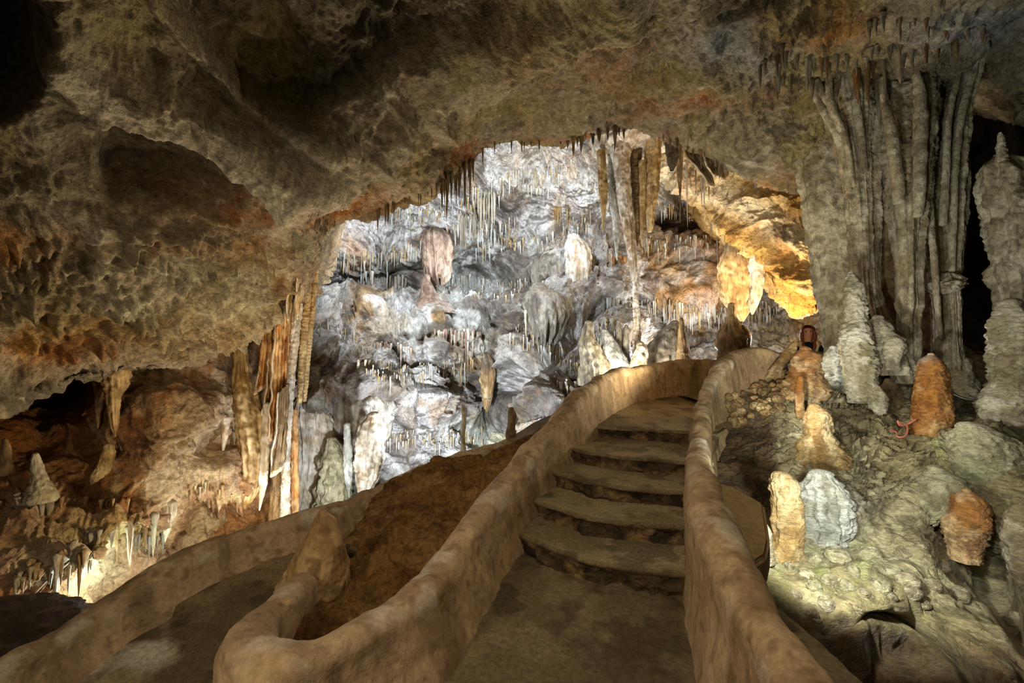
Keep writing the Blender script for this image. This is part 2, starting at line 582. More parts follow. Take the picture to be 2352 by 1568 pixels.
# ---------------------------------------------------------------- left wall below the overhang
nx, ny = 420, 380
v = np.linspace(0, 1, ny)[:, None]
RB = [(690, 600), (760, 640), (900, 640), (1000, 625), (1100, 620), (1200, 615), (1300, 560), (1400, 470), (1600, 400)]
pyv = 690 + 910 * v
xr = curve_y([(a, b) for a, b in RB], pyv)
uu = np.linspace(0, 1, nx)[None]
px = -330 + (xr + 330) * uu
py = np.repeat(pyv, nx, 1)
LEFT = [(-330, 690, 5.4), (0, 690, 6.2), (300, 700, 6.9), (600, 690, 8.4), (120, 900, 6.9), (-330, 900, 5.4), (250, 960, 6.2), (300, 1050, 6.0), (0, 1000, 5.6),
        (450, 850, 7.1), (450, 960, 6.4), (560, 880, 8.0), (600, 1000, 8.3), (480, 1010, 6.9), (540, 1080, 7.1), (600, 1180, 8.2), (-330, 1100, 4.6), (80, 1120, 5.1), (60, 1200, 4.8),
        (220, 1130, 5.7), (370, 1060, 6.0), (340, 1150, 5.8), (420, 1120, 6.7), (500, 1190, 7.4), (180, 1190, 5.1), (340, 1190, 5.4), (250, 1280, 4.9), (60, 1300, 4.5), (-330, 1350, 4.0),
        (150, 1380, 4.8), (270, 1330, 5.6), (330, 1270, 6.6), (420, 1220, 7.2), (250, 1420, 5.7), (-330, 1600, 3.9), (100, 1600, 4.3), (400, 1600, 5.5), (380, 1380, 6.6)]
Yl = tps(LEFT, px, py, 0.0015)


def left_disp(G, px, py, n):
    q = G + 0.25 * np.stack([fbm(G, 1.1, 2, 240), fbm(G, 1.1, 2, 250), fbm(G, 1.1, 2, 260)], -1)
    d = 0.2 * fbm(G, 0.9, 3, 203) + 0.16 * (ridged(q, 1.4, 4, 204) - .5) + 0.06 * fbm(q, 5, 4, 205)
    w1, w2, cel = worley(q, 2.6, 206)
    d += 0.12 * (cel - .5) * sstep(0, .3, w2 - w1)
    # drip curtain along the lower ledge
    cur = np.clip(blob(px, py, 330, 1190, 210, 75) + blob(px, py, 150, 1270, 200, 60) + .9 * blob(px, py, 60, 1150, 120, 40) + .8 * blob(px, py, 520, 1150, 70, 60), 0, 1)
    flute = ridged(np.stack([G[..., 0] + .6 * G[..., 1] + .15 * G[..., 2], G[..., 1] * 0, G[..., 2] * .22], -1), 5.0, 3, 207)
    d += cur * 0.17 * (flute - .4)
    hz = ridged(np.stack([G[..., 0] * .4, G[..., 1] * .4, G[..., 2] + .25 * G[..., 0]], -1), 2.2, 3, 208)
    d += 0.10 * (hz - .5) * blob(px, py, 420, 1000, 250, 170)
    drop = np.zeros(G.shape)
    drop[..., 2] = -cur * .22 * np.clip(flute - .45, 0, 1)
    return d, drop


def left_col(G, px, py, n):
    q = G + 0.3 * np.stack([fbm(G, 1.3, 2, 340), fbm(G, 1.3, 2, 350), fbm(G, 1.3, 2, 360)], -1)
    c = np.broadcast_to(lin('#8a6238'), G.shape).copy()
    c = mixc(c, lin('#a0672a'), sstep(-.2, .5, fbm(q, 1.2, 4, 271)) * .8)
    c = mixc(c, lin('#5c3518'), sstep(.0, .6, fbm(q, 1.9, 4, 272)) * .8)
    c = mixc(c, lin('#b49c72'), sstep(.1, .7, fbm(q, 2.3, 4, 273)) * .8)
    pale = np.clip(blob(px, py, 480, 1030, 110, 120) + .8 * blob(px, py, 540, 880, 70, 80) + blob(px, py, 200, 1290, 280, 70)
                   + .8 * blob(px, py, 370, 1130, 50, 100) + .7 * blob(px, py, 60, 1160, 90, 50), 0, 1)
    c = mixc(c, lin('#c3b190'), pale * (.45 + .55 * sstep(-.3, .4, fbm(q, 2.6, 3, 274))))
    c = mixc(c, lin('#8f8a3c'), np.clip(blob(px, py, 250, 1250, 150, 60), 0, 1) * sstep(-.1, .6, fbm(q, 2.4, 3, 275)) * .7)
    c = mixc(c, lin('#2a1a0c'), sstep(.80, .98, ridged(q, 3.0, 3, 276)) * .5)
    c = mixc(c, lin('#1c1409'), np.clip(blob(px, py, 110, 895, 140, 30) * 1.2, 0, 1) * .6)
    return c


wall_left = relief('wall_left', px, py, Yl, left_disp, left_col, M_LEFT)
T_LEFT = SURF[-1]

# ---------------------------------------------------------------- the lit back chamber
nx, ny = 760, 520
u = np.linspace(440, 2010, nx)
v = np.linspace(170, 1260, ny)
px, py = np.meshgrid(u, v)
BACK = [(440, 170, 13.0), (2010, 170, 13.0), (1250, 170, 11.5), (1200, 330, 12.4), (1000, 420, 12.6), (1400, 330, 12.0), (1650, 330, 12.5),
        (760, 560, 12.2), (640, 420, 12.0), (1000, 560, 13.2), (1150, 560, 13.8), (1080, 650, 14.6), (900, 660, 14.2), (780, 660, 13.2), (1290, 500, 13.6), (1300, 600, 13.0),
        (720, 700, 11.4), (860, 710, 12.2), (1000, 715, 12.4), (1180, 700, 12.6), (1300, 690, 12.6), (1250, 760, 12.0), (1000, 800, 11.8), (800, 780, 11.4), (700, 760, 10.4),
        (900, 860, 11.4), (760, 880, 10.2), (850, 900, 10.2), (720, 960, 9.6), (850, 960, 9.9), (980, 930, 11.2), (1050, 980, 11.8), (1150, 930, 12.8), (1100, 1020, 11.8), (1180, 850, 12.2),
        (700, 1050, 9.4), (800, 1060, 9.8), (920, 1030, 10.9), (1000, 1050, 11.2), (700, 1200, 9.0), (850, 1150, 9.7), (1000, 1200, 10.2),
        (1230, 880, 10.8), (1240, 960, 10.2), (1200, 1010, 10.2), (1320, 850, 11.0), (1380, 790, 11.4), (1300, 940, 10.6), (1440, 820, 11.8), (1400, 700, 13.0),
        (1500, 520, 14.5), (1600, 480, 15.5), (1560, 440, 14.5), (1560, 590, 14.2), (1500, 640, 13.6), (1600, 540, 16.5), (1620, 640, 14.4), (1560, 700, 14.2), (1450, 600, 13.4),
        (1540, 740, 16.5), (1640, 760, 16.5), (1760, 740, 16.0), (1850, 720, 15.5), (1560, 830, 15.0), (1700, 830, 15.0), (1850, 830, 14.5), (2010, 830, 14.0), (2010, 600, 14.0),
        (1700, 620, 14.5), (1800, 620, 14.2), (1650, 430, 14.5), (1760, 430, 13.0), (1500, 1000, 11.0), (1900, 1100, 12.0), (1300, 1200, 10.0), (2010, 1260, 11.0), (440, 1260, 9.0), (440, 700, 10.5)]
Yb = tps(BACK, px, py, 0.0006)
# lobes of flowstone with undercut lower rims: x, y, half-width, half-height, bulge (m)
LOBES = [(860, 575, 120, 70, .55), (790, 530, 60, 40, .3), (960, 505, 60, 30, .3), (1080, 520, 55, 40, .3), (1180, 600, 60, 55, .35), (1240, 470, 60, 60, .3), (1330, 420, 60, 50, .35),
         (1120, 430, 90, 50, .35), (1290, 500, 50, 50, .3), (930, 650, 50, 30, .3), (1160, 680, 60, 25, .2),
         (790, 690, 80, 28, .5), (850, 735, 60, 35, .4), (960, 735, 75, 60, .55), (1075, 745, 70, 55, .55), (1200, 730, 70, 50, .5), (1260, 705, 60, 45, .5),
         (890, 790, 70, 40, .5), (940, 815, 60, 40, .5), (860, 845, 80, 38, .55), (1010, 825, 60, 40, .5), (1085, 830, 55, 45, .5), (985, 870, 60, 40, .4),
         (725, 730, 40, 60, .5), (745, 800, 35, 60, .4), (800, 850, 45, 60, .4), (920, 920, 45, 70, .5), (850, 910, 100, 40, .6), (740, 920, 60, 50, .6), (700, 900, 60, 60, .5), (980, 940, 45, 50, .45),
         (1125, 860, 40, 40, .5), (1060, 930, 80, 50, .3), (1190, 800, 60, 60, .45), (1240, 890, 55, 60, .5), (1300, 870, 60, 60, .5), (1330, 800, 60, 60, .4), (1375, 760, 60, 60, .4),
         (1330, 690, 50, 40, .4), (1390, 690, 60, 30, .4), (1520, 560, 70, 40, .5), (1580, 590, 90, 30, .6), (1480, 660, 70, 50, .5), (1560, 660, 60, 40, .5), (1600, 650, 50, 40, .5), (1470, 600, 60, 50, .4),
         (1540, 470, 70, 40, .5), (1600, 510, 90, 30, .6), (1560, 700, 90, 25, .5), (1640, 690, 60, 40, .5), (1420, 740, 60, 40, .4), (1460, 470, 80, 50, .3)]


def lobes(px, py):
    d = 0
    for cx, cy, rx, ry, a in LOBES:
        dx = (px - cx) / rx
        dy = (py - cy) / ry
        up = np.exp(-np.abs(dy) ** 2.0)
        dn = 1 - sstep(.55, .95, dy + .18 * np.sin(dx * 5 + cx))
        prof = np.where(dy < 0.0, up, dn)
        d = np.maximum(d, a * prof * np.exp(-np.abs(dx) ** 3.0))
    return d


def back_disp(G, px, py, n):
    q = G + 0.5 * np.stack([fbm(G, .6, 2, 440), fbm(G, .6, 2, 450), fbm(G, .6, 2, 460)], -1)
    lb = lobes(px + 14 * fbm(G, 1.4, 2, 470), py + 14 * fbm(G, 1.4, 2, 480))
    d = 1.25 * lb + 0.28 * fbm(G, 0.5, 3, 403) + 0.30 * (ridged(q, .75, 5, 404) - .5)
    w1, w2, cel = worley(q * np.array([1, .7, 1.2]), 1.25, 406)
    d += 0.34 * (cel - .5) * sstep(0, .25, w2 - w1)
    d += 0.16 * fbm(q, 2.6, 4, 405) + .10 * (ridged(q, 4.5, 3, 407) - .5)
    # vertical drip fluting
    fl = ridged(np.stack([G[..., 0], G[..., 1] * .3, G[..., 2] * .12], -1), 4.2, 3, 408)
    fm = np.clip(sstep(-.1, .4, fbm(G, .8, 2, 409)) * .7 + blob(px, py, 800, 1060, 170, 100) + blob(px, py, 1060, 780, 90, 60) + blob(px, py, 1050, 1000, 120, 40)
                 + blob(px, py, 1300, 900, 80, 60) + blob(px, py, 1650, 760, 250, 50), 0, 1)
    d += .13 * (fl - .4) * fm
    # cavities: the niche behind the ledge, the dark slot, the diagonal cleft
    d -= .9 * blob(px, py, 790, 665, 60, 16) + .6 * blob(px, py, 930, 665, 60, 18) + .6 * blob(px, py, 1140, 640, 70, 30)
    d -= 1.0 * ridge(px, py, [(1380, 700), (1290, 790), (1200, 880), (1140, 965), (1110, 1000)], 22)
    d -= .9 * ridge(px, py, [(1520, 520), (1580, 545), (1660, 540)], 16) + .7 * blob(px, py, 1540, 650, 30, 20)
    d -= .5 * ridge(px, py, [(1050, 690), (1080, 690)], 15)
    return d


def back_col(G, px, py, n):
    q = G + 0.5 * np.stack([fbm(G, .7, 2, 540), fbm(G, .7, 2, 550), fbm(G, .7, 2, 560)], -1)
    c = np.broadcast_to(lin('#c6c4b8'), G.shape).copy()
    c = mixc(c, lin('#e0dcd6'), sstep(-.1, .5, fbm(q, .9, 4, 471)) * .65)
    c = mixc(c, lin('#6a5c4e'), sstep(.12, .5, fbm(q * np.array([1, 1, 1.4]), .75, 4, 480)) * .75)
    warm = np.clip(blob(px, py, 900, 820, 260, 160) * .8 + sstep(1380, 1500, px) * .9 + .5 * blob(px, py, 1200, 330, 180, 60), 0, 1)
    c = mixc(c, lin('#ab9468'), warm * sstep(-.35, .5, fbm(q, 1.1, 4, 472)) * .85)
    c = mixc(c, lin('#b08440'), sstep(.3, .75, fbm(q, .8, 4, 473)) * (.35 + .5 * warm))
    orr = np.clip(blob(px, py, 1560, 600, 130, 70) + blob(px, py, 1640, 650, 70, 60) + .8 * blob(px, py, 1290, 350, 120, 30) + blob(px, py, 780, 560, 25, 50) * .9
                  + .8 * blob(px, py, 1560, 490, 60, 40), 0, 1)
    c = mixc(c, lin('#b8792a'), orr * (.2 + .5 * sstep(-.3, .4, fbm(q, 1.3, 3, 474))))
    # dust lying on ledges and upward faces
    up = sstep(.25, .85, n[..., 2] + .2 * fbm(G, 2.0, 2, 475))
    c = mixc(c, lin('#524a3e'), up * .75)
    sp = sstep(.25, .65, fbm(q, 2.4, 4, 476))
    c = mixc(c, lin('#564a3a'), sp * (.45 + .35 * np.clip(blob(px, py, 900, 780, 240, 130), 0, 1)))
    c = mixc(c, lin('#2e2822'), sstep(.76, .94, ridged(q * np.array([1, 1, 1.3]), 1.5, 4, 477)) * .85)
    c = mixc(c, lin('#4a3c32'), sstep(.80, .95, ridged(q * np.array([1, 1, 1.6]), 3.4, 3, 479)) * .7)
    br = np.clip(blob(px, py, 850, 925, 90, 35) + blob(px, py, 1560, 560, 130, 22) + blob(px, py, 1230, 690, 70, 30), 0, 1)
    c = mixc(c, lin('#4a3a28'), br * .7)
    c = mixc(c, lin('#9fb07c'), np.clip(blob(px, py, 770, 1075, 45, 50) + .6 * blob(px, py, 1130, 1000, 60, 40), 0, 1) * .6)
    st = ridged(np.stack([G[..., 0], G[..., 1] * .4, G[..., 2] * .1], -1), 3.0, 3, 478)
    c = mixc(c, lin('#a07c48'), sstep(.7, .95, st) * .35)
    return c


wall_back = relief('wall_back', px, py, Yb, back_disp, back_col, M_BACK)
T_BACK = SURF[-1]

# ---------------------------------------------------------------- ochre slab sloping down at the right of the back chamber
nx, ny = 260, 240
uu = np.linspace(0, 1, nx)[None]
v = np.linspace(0, 1, ny)[:, None]
pyt = 350
lowp = [(1500, 385), (1560, 420), (1600, 462), (1640, 508), (1672, 524), (1690, 548), (1702, 585), (1730, 610), (1765, 640), (1790, 690), (1830, 712), (1880, 706), (1960, 700), (2020, 700)]
u1 = np.linspace(1500, 2020, nx)
pyb = curve_y(lowp, u1)
px = np.repeat(u1[None], ny, 0)
py = 330 + (pyb[None] - 330) * v
SLAB = [(1500, 330, 11.5), (2020, 330, 9.5), (1560, 400, 11.4), (1700, 420, 10.4), (1680, 520, 10.6), (1640, 480, 11.2), (1780, 480, 9.6), (1720, 580, 10.4), (1800, 560, 9.4), (1780, 640, 10.0), (1850, 640, 9.2), (1840, 705, 9.6),
        (2020, 700, 8.8), (2020, 500, 8.8)]
Ys = tps(SLAB, px, py, .001)


def slab_disp(G, px, py, n):
    q = G + 0.4 * np.stack([fbm(G, .8, 2, 640), fbm(G, .8, 2, 650), fbm(G, .8, 2, 660)], -1)
    d = .2 * fbm(G, .8, 3, 603) + .22 * (ridged(q * np.array([1, 1, 1.6]), 1.1, 4, 604) - .5) + .07 * fbm(q, 4, 4, 605)
    d += .25 * ridge(px, py, [(1660, 520), (1720, 560), (1800, 610), (1860, 660)], 26) + .2 * ridge(px, py, [(1560, 400), (1660, 460), (1760, 520), (1840, 570)], 26)
    d += .12 * ridge(px, py, [(1760, 570), (1830, 640), (1870, 680)], 14)
    return d


def slab_col(G, px, py, n):
    q = G + 0.4 * np.stack([fbm(G, .8, 2, 740), fbm(G, .8, 2, 750), fbm(G, .8, 2, 760)], -1)
    c = np.broadcast_to(lin('#c2964a'), G.shape).copy()
    c = mixc(c, lin('#dcc086'), sstep(-.1, .6, fbm(q, 1.1, 4, 671)) * .7)
    c = mixc(c, lin('#e6d7b4'), np.clip(ridge(px, py, [(1540, 390), (1640, 440), (1740, 490), (1830, 545)], 36), 0, 1) * .8)
    c = mixc(c, lin('#94642a'), sstep(.1, .6, fbm(q, 1.7, 4, 672)) * .6)
    c = mixc(c, lin('#4c3c26'), sstep(.82, .97, ridged(q, 1.8, 4, 673)) * .75)
    c = mixc(c, lin('#3f3428'), np.clip(blob(px, py, 1770, 540, 50, 18), 0, 1) * .75)
    return c


slab = relief('ceiling', px, py, Ys, slab_disp, slab_col, M_BACK, ext=(20, lambda x: np.repeat(np.array([[0.0, 2.5, 1.5]]), len(x), 0)))
T_SLAB = SURF[-1]

# ---------------------------------------------------------------- unlit recess behind the columns
nx, ny = 240, 240
px, py = np.meshgrid(np.linspace(1965, 2900, nx), np.linspace(-80, 1050, ny))
Yr = tps([(1840, -80, 9.0), (2900, -80, 6.5), (1840, 1050, 8.6), (2900, 1050, 6.0), (2250, 500, 9.6), (2300, 300, 9.0), (1900, 500, 8.8), (2500, 500, 8.0)], px, py, .001)
wall_right = relief('wall_right', px, py, Yr,
                    lambda G, px, py, n: .35 * fbm(G, .7, 4, 801) + .2 * ridged(G, 1.2, 3, 802),
                    lambda G, px, py, n: mixc(np.broadcast_to(lin('#4a3f2e'), G.shape).copy(), lin('#2a2218'), sstep(-.2, .5, fbm(G, 1.3, 3, 803))), M_LEFT)
T_RIGHT = SURF[-1]

# ---------------------------------------------------------------- flowstone slope right of the steps
nx, ny = 560, 520
pyv = np.linspace(800, 1760, ny)[:, None]
xl = curve_y([(800, 1745), (840, 1665), (900, 1628), (1000, 1612), (1120, 1622), (1290, 1690), (1450, 1800), (1568, 1880), (1760, 1950)], pyv)
tt = np.linspace(0, 1, nx)[None]
px = xl + (2720 - xl) * tt
py = np.repeat(pyv, nx, 1)
SLOPE = [(1560, 800, 7.6), (1700, 860, 7.0), (1640, 930, 6.3), (1700, 960, 6.0), (1800, 900, 6.5), (1800, 830, 7.6), (1950, 850, 7.0), (2200, 840, 6.9), (2720, 820, 5.6), (1660, 1060, 5.3), (1740, 1040, 5.2),
         (1700, 1150, 4.5), (1740, 1220, 3.9), (1700, 1280, 3.5), (1760, 1290, 3.5), (1830, 960, 5.5), (1830, 1060, 4.9), (1960, 930, 6.0), (2080, 900, 6.2), (2000, 1030, 5.0), (2100, 1000, 5.2), (2250, 930, 6.0), (2300, 980, 5.2),
         (1950, 1150, 4.3), (1860, 1150, 4.3), (2060, 1120, 4.55), (2150, 1080, 4.8), (2120, 1160, 4.2), (2260, 1040, 4.6), (2340, 1060, 4.4), (2280, 1160, 4.4), (1860, 1250, 3.9), (2000, 1240, 3.95), (2150, 1260, 3.8), (2352, 1240, 4.0), (2300, 1330, 4.2),
         (1800, 1330, 3.3), (1950, 1330, 3.45), (2100, 1350, 3.4), (2230, 1420, 3.2), (1880, 1410, 3.1), (1900, 1450, 2.95), (2000, 1440, 3.0), (2050, 1480, 3.25), (2150, 1520, 2.9), (2352, 1480, 2.9), (1960, 1560, 2.9), (2352, 1600, 2.6),
         (1560, 1300, 3.4), (1560, 1050, 5.3), (1560, 1760, 2.5), (2720, 1760, 2.1), (2100, 1760, 2.4), (2720, 1300, 3.0), (2720, 1050, 3.8)]
Yf = tps(SLOPE, px, py, .0006)


def slope_disp(G, px, py, n):
    q = G + 0.15 * np.stack([fbm(G, 1.5, 2, 840), fbm(G, 1.5, 2, 850), fbm(G, 1.5, 2, 860)], -1)
    d = .10 * fbm(G, 1.1, 3, 811) + .05 * fbm(q, 3.5, 3, 812)
    # micro-gours: small wavy shelves across the slope
    wob = fbm(G, 3.0, 3, 813) * .07 + fbm(G, 9.0, 2, 819) * .02
    hz = (G[..., 2] + .25 * G[..., 1] + wob)
    br = vnoise(G * np.array([9., 9., 30.]), 820)
    rip = np.abs(((hz * 15 + .5 * br) % 1.0) - .5) * 2
    rm = np.clip(blob(px, py, 2000, 1080, 220, 140) + blob(px, py, 2260, 1070, 120, 90) + blob(px, py, 1880, 960, 120, 100) + .8 * blob(px, py, 1740, 1100, 50, 80) + .6 * blob(px, py, 2330, 1200, 70, 90), 0, 1)
    d += .10 * rm * (rip - .5) + .03 * rm * fbm(q * np.array([1, 1, 2.]), 6, 3, 822)
    # mossy nodules lower down
    w1, w2, cel = worley(q, 5.2, 814)
    nod = np.clip(blob(px, py, 1960, 1330, 200, 75) + .8 * blob(px, py, 1840, 1400, 70, 60) + .5 * blob(px, py, 2240, 1360, 130, 90), 0, 1)
    d += .10 * nod * np.exp(-(w1 * 1.7) ** 2) * (.2 + .8 * cel) - .03 * nod
    # lumps on the middle slope
    for cx, cy, rx, ry, a in [(2130, 1140, 70, 45, .16), (2080, 1170, 50, 35, .1), (2210, 1040, 80, 50, .16), (2300, 1010, 70, 50, .14), (1950, 1190, 50, 60, .14), (1900, 1190, 40, 60, .12), (2010, 1160, 60, 60, .08),
                              (2180, 1080, 40, 45, .12), (2340, 1190, 50, 90, .22), (1880, 905, 60, 60, .15), (2000, 950, 50, 40, .12)]:
        dy = (py - cy) / ry
        d += a * np.exp(-((px - cx) / rx) ** 2) * np.where(dy < 0, np.exp(-dy ** 2), 1 - sstep(.4, 1.0, dy))
    d += .06 * (ridged(q, 1.6, 3, 815) - .5) * sstep(1380, 1480, py)
    d -= .25 * ridge(px, py, [(2190, 1180), (2260, 1270), (2300, 1370), (2352, 1450)], 26)
    d -= .22 * ridge(px, py, [(1900, 1440), (2000, 1415), (2100, 1430), (2190, 1490), (2230, 1568)], 12)
    return d


def slope_col(G, px, py, n):
    q = G + 0.2 * np.stack([fbm(G, 1.5, 2, 940), fbm(G, 1.5, 2, 950), fbm(G, 1.5, 2, 960)], -1)
    c = np.broadcast_to(lin('#9c9069'), G.shape).copy()
    c = mixc(c, lin('#beb591'), sstep(-.1, .5, fbm(q, 1.7, 4, 911)) * .7)
    c = mixc(c, lin('#5e4c2c'), sstep(.1, .6, fbm(q, 1.5, 4, 912)) * .6)
    moss = np.clip(blob(px, py, 1930, 1300, 180, 60) + .7 * blob(px, py, 2250, 1060, 110, 70) + .8 * blob(px, py, 2310, 1150, 60, 60) + .5 * blob(px, py, 1870, 1180, 80, 40), 0, 1)
    c = mixc(c, lin('#748044'), moss * sstep(-.3, .4, fbm(q, 4.0, 3, 913)) * .75)
    c = mixc(c, lin('#c8cfc4'), np.clip(blob(px, py, 1900, 1190, 80, 60) + .5 * blob(px, py, 1750, 1260, 50, 40), 0, 1) * .55)
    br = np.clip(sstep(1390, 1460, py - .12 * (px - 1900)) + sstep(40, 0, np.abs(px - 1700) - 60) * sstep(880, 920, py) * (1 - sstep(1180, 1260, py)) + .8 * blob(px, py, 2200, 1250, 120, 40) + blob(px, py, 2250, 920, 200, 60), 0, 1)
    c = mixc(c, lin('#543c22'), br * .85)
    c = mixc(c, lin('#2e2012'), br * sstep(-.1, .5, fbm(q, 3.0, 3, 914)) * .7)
    c = mixc(c, lin('#4c4630'), sstep(.05, .5, fbm(q * np.array([1, 1, 2.]), 8, 3, 915)) * .6)
    return c


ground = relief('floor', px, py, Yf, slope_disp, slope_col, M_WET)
T_SLOPE = SURF[-1]
def heightfield(name, X, Y, zf, cf, mat, kind='structure'):
    Z = zf(X, Y)
    G = np.stack([X, Y, Z], -1)
    C = cf(G)
    Fq = grid_faces(*X.shape)
    o = add_mesh(name, G, Fq, mat, C.reshape(-1, 3))
    if kind:
        o['kind'] = kind
    remember(G, Fq)
    return o


def conc_col(G, a='#6f6346', b='#4a4029', c3='#8a7c5a', seed=0):
    c = np.broadcast_to(lin(a), G.shape).copy()
    c = mixc(c, lin(b), sstep(-.25, .35, fbm(G, 1.6, 4, 1001 + seed)) * .85)
    c = mixc(c, lin(c3), sstep(.1, .6, fbm(G, 2.3, 4, 1011 + seed)) * .7)
    c = mixc(c, lin('#2e2818'), sstep(.25, .6, fbm(G, 5.0, 3, 1021 + seed)) * .5)
    return c


# floor at the foot of the steps
X, Y = np.meshgrid(np.linspace(-1.2, 1.7, 220), np.linspace(-1.5, 4.3, 360))
floor = heightfield('floor', X, Y, lambda X, Y: .018 * fbm(np.stack([X, Y, 0 * X], -1), 1.2, 3, 1101) + .004 * fbm(np.stack([X, Y, 0 * X], -1), 14, 2, 1102),
                    lambda G: conc_col(G), M_PATH)


# lower path, climbing away to the right behind the mound
def lp_z(X, Y):
    z = -.55 + .2 * (Y - 3) + .02 * fbm(np.stack([X, Y, 0 * X], -1), 1.3, 3, 1111)
    st = Y + .25 * X + .12 * fbm(np.stack([X, Y, 0 * X], -1), 1.6, 2, 1112)
    z = z + .05 * sstep(2.98, 3.03, st) - .05
    return z


PL = crom([(-3.3, 1.0, 0), (-3.22, 2.0, 0), (-3.12, 2.7, 0), (-3.10, 3.1, 0), (-3.02, 3.6, 0), (-2.80, 3.98, 0), (-2.42, 4.42, 0), (-1.95, 4.72, 0), (-1.5, 5.22, 0), (-1.0, 6.08, 0), (-.3, 7.0, 0), (.45, 8.2, 0), (1.6, 9.4, 0)], 420)
PR = crom([(-1.0, .9, 0), (-1.0, 1.7, 0), (-1.12, 2.2, 0), (-1.15, 2.7, 0), (-1.1, 3.3, 0), (-1.0, 3.8, 0), (-.8, 4.3, 0), (-.6, 4.8, 0), (-.2, 5.4, 0), (.2, 6.2, 0), (.8, 7.2, 0), (1.4, 8.3, 0), (2.4, 9.4, 0)], 420)
tt = np.linspace(0, 1, 240)[:, None, None]
XY = PL[None] * (1 - tt) + PR[None] * tt
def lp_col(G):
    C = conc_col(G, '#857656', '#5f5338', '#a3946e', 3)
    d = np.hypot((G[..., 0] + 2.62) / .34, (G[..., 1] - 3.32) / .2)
    return mixc(C, lin('#d0cab8'), sstep(1.1, .2, d + .6 * fbm(G, 5, 3, 1115)) * .8)      # lit patch of the floor, painted into the colour


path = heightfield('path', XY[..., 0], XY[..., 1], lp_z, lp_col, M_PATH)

# ------------------------------------------------------------ steps
EDGES = [(.15, [(1150, 1205), (1196, 1229), (1280, 1262), (1361, 1287), (1456, 1304), (1571, 1318), (1640, 1324)]),
         (.30, [(1190, 1135), (1233, 1151), (1310, 1176), (1391, 1194), (1480, 1203), (1576, 1209), (1640, 1212)]),
         (.45, [(1240, 1072), (1278, 1086), (1350, 1105), (1426, 1117), (1500, 1124), (1578, 1129), (1640, 1132)]),
         (.60, [(1280, 1019), (1318, 1031), (1390, 1044), (1450, 1050), (1520, 1056), (1576, 1059), (1640, 1063)]),
         (.75, [(1310, 967), (1346, 976), (1410, 981), (1471, 984), (1530, 988), (1593, 991), (1650, 996)])]


def zpt(x, y, z):
    d = P(x, y, 1.0) - CAM
    return CAM + d * ((z - CAM[2]) / d[2])


stairs = tag(empty('staircase', (0.6, 3.4, 0)), 'flight of five worn concrete steps with rough dark stone risers between the tan walls', 'stairs')
edge3 = []
for z, pts in EDGES:
    e = np.array([zpt(x, y, z) for x, y in pts])
    e[:, 2] = z
    edge3.append(crom(e, 150))
for i, e in enumerate(edge3):
    n = len(e)
    z = EDGES[i][0]
    t = np.gradient(e, axis=0)
    fw = np.stack([-t[:, 1], t[:, 0], 0 * t[:, 0]], -1)
    fw /= np.linalg.norm(fw, axis=1, keepdims=True)
    if i < 4:
        back = edge3[i + 1] + .12 * fw
    else:
        back = e + fw * 0.5
    back = back.copy()
    back[:, 2] = z
    # tread: rounded nosing then flat to the next riser
    rows = []
    for dz, df in [(-.035, .012), (-.012, -.002), (0, .012), (.002, .03)]:
        r = e + fw * df
        r[:, 2] = z + dz
        rows.append(r)
    for s in np.linspace(.08, 1, 26):
        r = e * (1 - s) + back * s
        r[:, 2] = z + .004
        rows.append(r)
    G = np.array(rows)
    wear = .012 * fbm(G, 3.5, 3, 1200 + i)
    G[..., 2] += wear * np.linspace(.3, 1, len(rows))[:, None].clip(0, 1)
    G[:4] += fw[None] * (.022 * fbm(G[:4], 6, 3, 1210 + i))[..., None]
    C = conc_col(G, '#9c8e6a', '#7c6e4e', '#b0a27c', 10 + i)
    C[:3] = mixc(C[:3], lin('#54482e'), np.full(C[:3].shape[:2], .5))
    tr = add_mesh('step', G, grid_faces(*G.shape[:2]), M_PATH, C.reshape(-1, 3), stairs)
    tr.location = -Vector(stairs.location)
    remember(G, grid_faces(*G.shape[:2]))
    # riser of rough stones
    rr = []
    hs = np.linspace(z - .03, z - .175, 26)
    for h in hs:
        r = e + fw * .02
        r[:, 2] = h
        rr.append(r)
    R = np.array(rr)
    w1, w2, cel = worley(R * np.array([1, 1, 1.5]), 6.0, 1220 + i)
    bul = .05 * (cel - .5) * sstep(0, .3, w2 - w1) + .03 * fbm(R, 8, 4, 1230 + i) + .02 * (ridged(R, 14, 2, 1240 + i) - .5)
    bul *= sstep(0, .2, np.linspace(0, 1, 26))[:, None]
    R -= fw[None] * bul[..., None]
    C = np.broadcast_to(lin('#51432a'), R.shape).copy()
    C = mixc(C, lin('#8e744a'), sstep(-.1, .5, fbm(R, 5, 4, 1250 + i)) * .8)
    C = mixc(C, lin('#241d12'), sstep(-.1, .5, fbm(R, 7, 4, 1260 + i)) * .85)
    rs = add_mesh('riser', R, grid_faces(*R.shape[:2]), M_RISER, C.reshape(-1, 3), tr)
    rs['label'] = 'rough dark wet stone riser'

